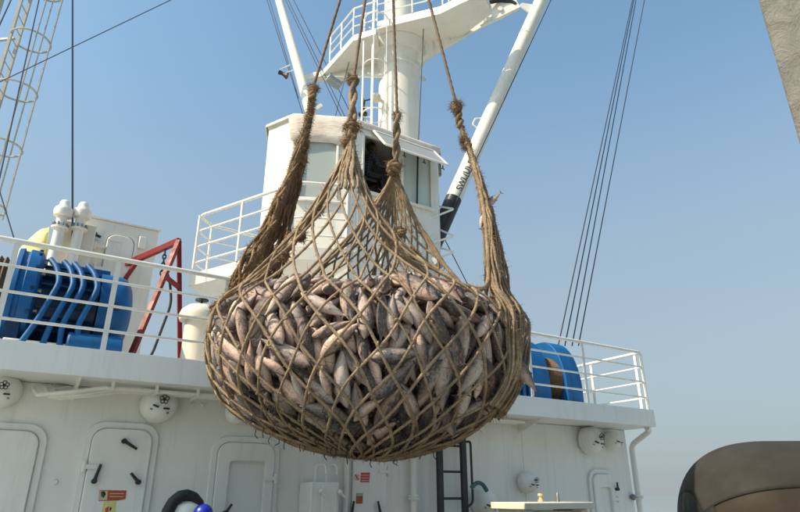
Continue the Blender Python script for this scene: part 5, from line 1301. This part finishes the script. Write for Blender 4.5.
# ---- packing: layers of fish pressed against the net
rng = np.random.RandomState(4)
SX = np.array([.08, .22, .38, .54, .70, .85]); SR = np.interp(SX, PX, PH) * .88
placed_c = np.zeros((0, 3)); placed_r = np.zeros(0); FISH = []
def try_place(th, el, depth, ang, roll, L, tol, tilt):
    global placed_c, placed_r
    nb = sn(th, el); p = surf(th, el)
    t1 = V((-math.sin(th), math.cos(th), 0)); t2 = nb.cross(t1).normalized(); 
    if t2.z < 0: t2 = -t2
    t1 = t2.cross(nb)
    d = (t1 * math.cos(ang) + t2 * math.sin(ang)); d = (d * math.cos(tilt) - nb * math.sin(tilt)).normalized()
    side = d.cross(nb).normalized(); nn = side.cross(d)
    rmax = .138 * L; c = p - nb * (rmax * .92 + depth); o = c - d * (.44 * L)
    cs = np.array([tuple(o + d * (x * L)) for x in SX]); rr = SR * L
    # keep inside the bag: ends must not stick out of the surface
    for q in (o + d * .06 * L, o + d * .9 * L):
        thq = math.atan2(q.y, q.x); elq = math.atan2(q.z, math.hypot(q.x, q.y)); sq = surf(thq, elq)
        ex = q.length - sq.length
        if ex > -.01:      # lean that end inwards
            return False
    if len(placed_r):
        dd = np.linalg.norm(cs[:, None] - placed_c[None], axis=2) - tol * (rr[:, None] + placed_r[None])
        if dd.min() < 0: return False
    placed_c = np.vstack([placed_c, cs]); placed_r = np.concatenate([placed_r, rr])
    # roll about own axis: which flank shows
    up = (nn * math.sin(roll) + side * math.cos(roll)); yv = up.cross(d)
    FISH.append((o, d, yv, up, L, depth, th, el)); return True
for layer, (depth, tries, tol) in enumerate(((0.0, 9000, .76), (.06, 5000, .72), (.15, 3000, .72), (.27, 1500, .72))):
    for _ in range(tries):
        z_ = rng.uniform(-1, 1); el = math.asin(z_); th = rng.uniform(-math.pi, math.pi)
        ang = rng.normal(math.pi / 2, .62) + (math.pi if rng.rand() < .5 else 0)
        if rng.rand() < .16: ang = rng.uniform(0, 2 * math.pi)
        L = rng.uniform(.37, .54) if rng.rand() < .8 else rng.uniform(.27, .38)
        try_place(th, el, depth + rng.uniform(0, .035), ang, (rng.normal(0, .6) + (math.pi if rng.rand() < .5 else 0)) if rng.rand() < .6 else rng.uniform(0, 6.28), L, tol, rng.normal(0.12, .12))
# visibility score: facing the eye, outermost first
camB = toB(EYEP)
def score(F):
    o, d, yv, up, L, depth, th, el = F; c = o + d * (.45 * L); nb = sn(th, el); f = nb.dot((camB - c).normalized()); return f - depth * 4 + (.35 if el > R(15) else 0)
FISH.sort(key=score, reverse=True)
def fmat(o, d, yv, up, L):
    o = toW(o); cv = lambda q: e1 * q.x + e2 * q.y + Z * q.z
    X, Y_, U = cv(d) * L, cv(yv) * L, cv(up) * L
    return Matrix(((X.x, Y_.x, U.x, o.x), (X.y, Y_.y, U.y, o.y), (X.z, Y_.z, U.z, o.z), (0, 0, 0, 1)))
GRP = 'tuna packed in the cargo net'
def fish_label(mw, rv):
    ws = 'bloodied' if (rv * 23.7) % 1 > .62 else 'tan' if (rv * 7.3) % 1 < .38 else 'grey' if (rv * 7.3) % 1 > .66 else 'mottled'
    n0 = proj(mw @ V((0, 0, 0))); n1 = proj(mw @ V((.95, 0, 0))); c = ((n0[0] + n1[0]) / 2, (n0[1] + n1[1]) / 2)
    z_ = 'on top of the heap' if c[1] < 303 else 'high' if c[1] < 335 else 'halfway up' if c[1] < 370 else 'low' if c[1] < 405 else 'at the dark underside'
    x_ = 'far left' if c[0] < 245 else 'left' if c[0] < 300 else 'centre left' if c[0] < 350 else 'centre' if c[0] < 395 else 'centre right' if c[0] < 445 else 'shaded right'
    dx, dy = n0[0] - n1[0], n0[1] - n1[1]; L = math.hypot(dx, dy)
    if L < 26: p_ = 'tuna seen end on'
    elif abs(dy) < abs(dx) * .45: p_ = 'level tuna, head ' + ('right' if dx > 0 else 'left')
    elif abs(dx) < abs(dy) * .45: p_ = 'upright tuna, head ' + ('down' if dy > 0 else 'up')
    else: p_ = 'slanting tuna, head ' + ('down' if dy > 0 else 'up') + (' right' if dx > 0 else ' left')
    return ws + ' ' + p_ + ', ' + z_ + ', ' + x_ + ' of net'
def put_fish(mw, me, label, group=GRP, rv=.5):
    o = bpy.data.objects.new('tuna', me); o.color = (rv, 0, 0, 1); o.matrix_world = mw; scene.collection.objects.link(o); return tag(o, label, 'fish', group)
for i, F in enumerate(FISH[:290]):
    mw = fmat(*F[:5]); rv = float(rng.rand()); put_fish(mw, VM[i % len(VM)], fish_label(mw, rv), rv=rv)
vs = []; fs = []; mi_ = []; rs_ = []; rn_ = []; o_n = 0
for i, F in enumerate(FISH[290:]):
    vv, ff, mi, rs = VAR[i % len(VAR)]; mw = np.array(fmat(*F[:5])); W_ = vv @ mw[:3, :3].T + mw[:3, 3]
    vs.append(W_); fs += [tuple(q + o_n for q in f) for f in ff]; mi_ += mi; rs_.append(rs); rn_ += [rng.rand()] * len(vv); o_n += len(vv)
if vs:
    base = NB - Z * HB; vs = np.vstack(vs) - np.array(base); me = bpy.data.meshes.new('tuna_heap'); me.from_pydata(vs.tolist(), [], fs); me.materials.append(M['fish']); me.materials.append(M['fisheye']); me.polygons.foreach_set('material_index', mi_)
    attr(me, np.vstack(rs_), rn_)
    bm = bmesh.new(); bm.from_mesh(me); bmesh.ops.recalc_face_normals(bm, faces=bm.faces); bm.to_mesh(me); bm.free()
    me.polygons.foreach_set('use_smooth', [True] * len(me.polygons)); me.set_sharp_from_angle(angle=R(55))
    o = bpy.data.objects.new('tuna_heap', me); o.location = base; scene.collection.objects.link(o); tag(o, 'mass of tuna deep inside and behind the rope net', 'fish', kind='stuff')
print('FISH', len(FISH))
# fish caught outside the mesh
def fish_px(p_head, h0, p_tail, h1, me, label, up=Z, grp=None):
    a, b_ = H(*p_head, h0), H(*p_tail, h1); X = b_ - a; L = X.length / .97; d = X.normalized(); y = V(up).cross(d).normalized(); u = d.cross(y)
    X, y, u = d * L, y * L, u * L
    return put_fish(Matrix(((X.x, y.x, u.x, a.x), (X.y, y.y, u.y, a.y), (X.z, y.z, u.z, a.z), (0, 0, 0, 1))), me, label, grp)
fish_px((506, 350), 4.95, (538, 392), 4.95, VM[1], 'large dark tuna sticking its tail out of the right side of the net', up=e1 + Z)
fish_px((500, 372), 5.0, (522, 356), 5.0, VM[2], 'dark tuna squeezed against the right edge of the net above the protruding tail', up=Z)
def fish_pts(a, b_, me, label, up):
    X = b_ - a; L = X.length / .97; d = X.normalized(); y = V(up).cross(d).normalized(); u = d.cross(y); X, y, u = d * L, y * L, u * L
    return put_fish(Matrix(((X.x, y.x, u.x, a.x), (X.y, y.y, u.y, a.y), (X.z, y.z, u.z, a.z), (0, 0, 0, 1))), me, label, None)
q = cpath('R', .50); fish_pts(q - e1 * .05 - Z * .06, q + e1 * .15 + Z * .11 - e2 * .05, VM[0], 'small fish tail poking out of the right corner strands', Z)
q = cpath('R', .40); fish_pts(q - e1 * .03 - e2 * .06 + Z * .08, q - e1 * .12 - e2 * .12 - Z * .12, VM[3], 'small reddish fish hanging from the right corner strands', e1)
q = surf(R(-32), R(-38)); nq = sn(R(-32), R(-38)); fish_pts(toW(q + nq * .09), toW(q - nq * .22 + V((0, 0, .1))), VM[4], 'small fish head poking out at the lower right of the net', Z)
from collections import defaultdict
grp = defaultdict(list)
for o in scene.objects:
    if o.name.startswith('tuna') and o.get('category') == 'fish' and 'kind' not in o: grp[o['label']].append(o)
for lab, L_ in grp.items():
    if len(L_) < 2: continue
    L_.sort(key=lambda o: proj(o.matrix_world @ V((.45, 0, 0)))[1])
    names = {2: ('upper', 'lower'), 3: ('upper', 'middle', 'lower'), 6: ('topmost', 'uppermost', 'upper', 'lower', 'lowermost', 'bottommost'), 4: ('uppermost', 'upper', 'lower', 'lowest'), 5: ('uppermost', 'upper', 'middle', 'lower', 'lowest')}.get(len(L_))
    if names:
        for nm, o in zip(names, L_): o['label'] = nm + ' ' + lab
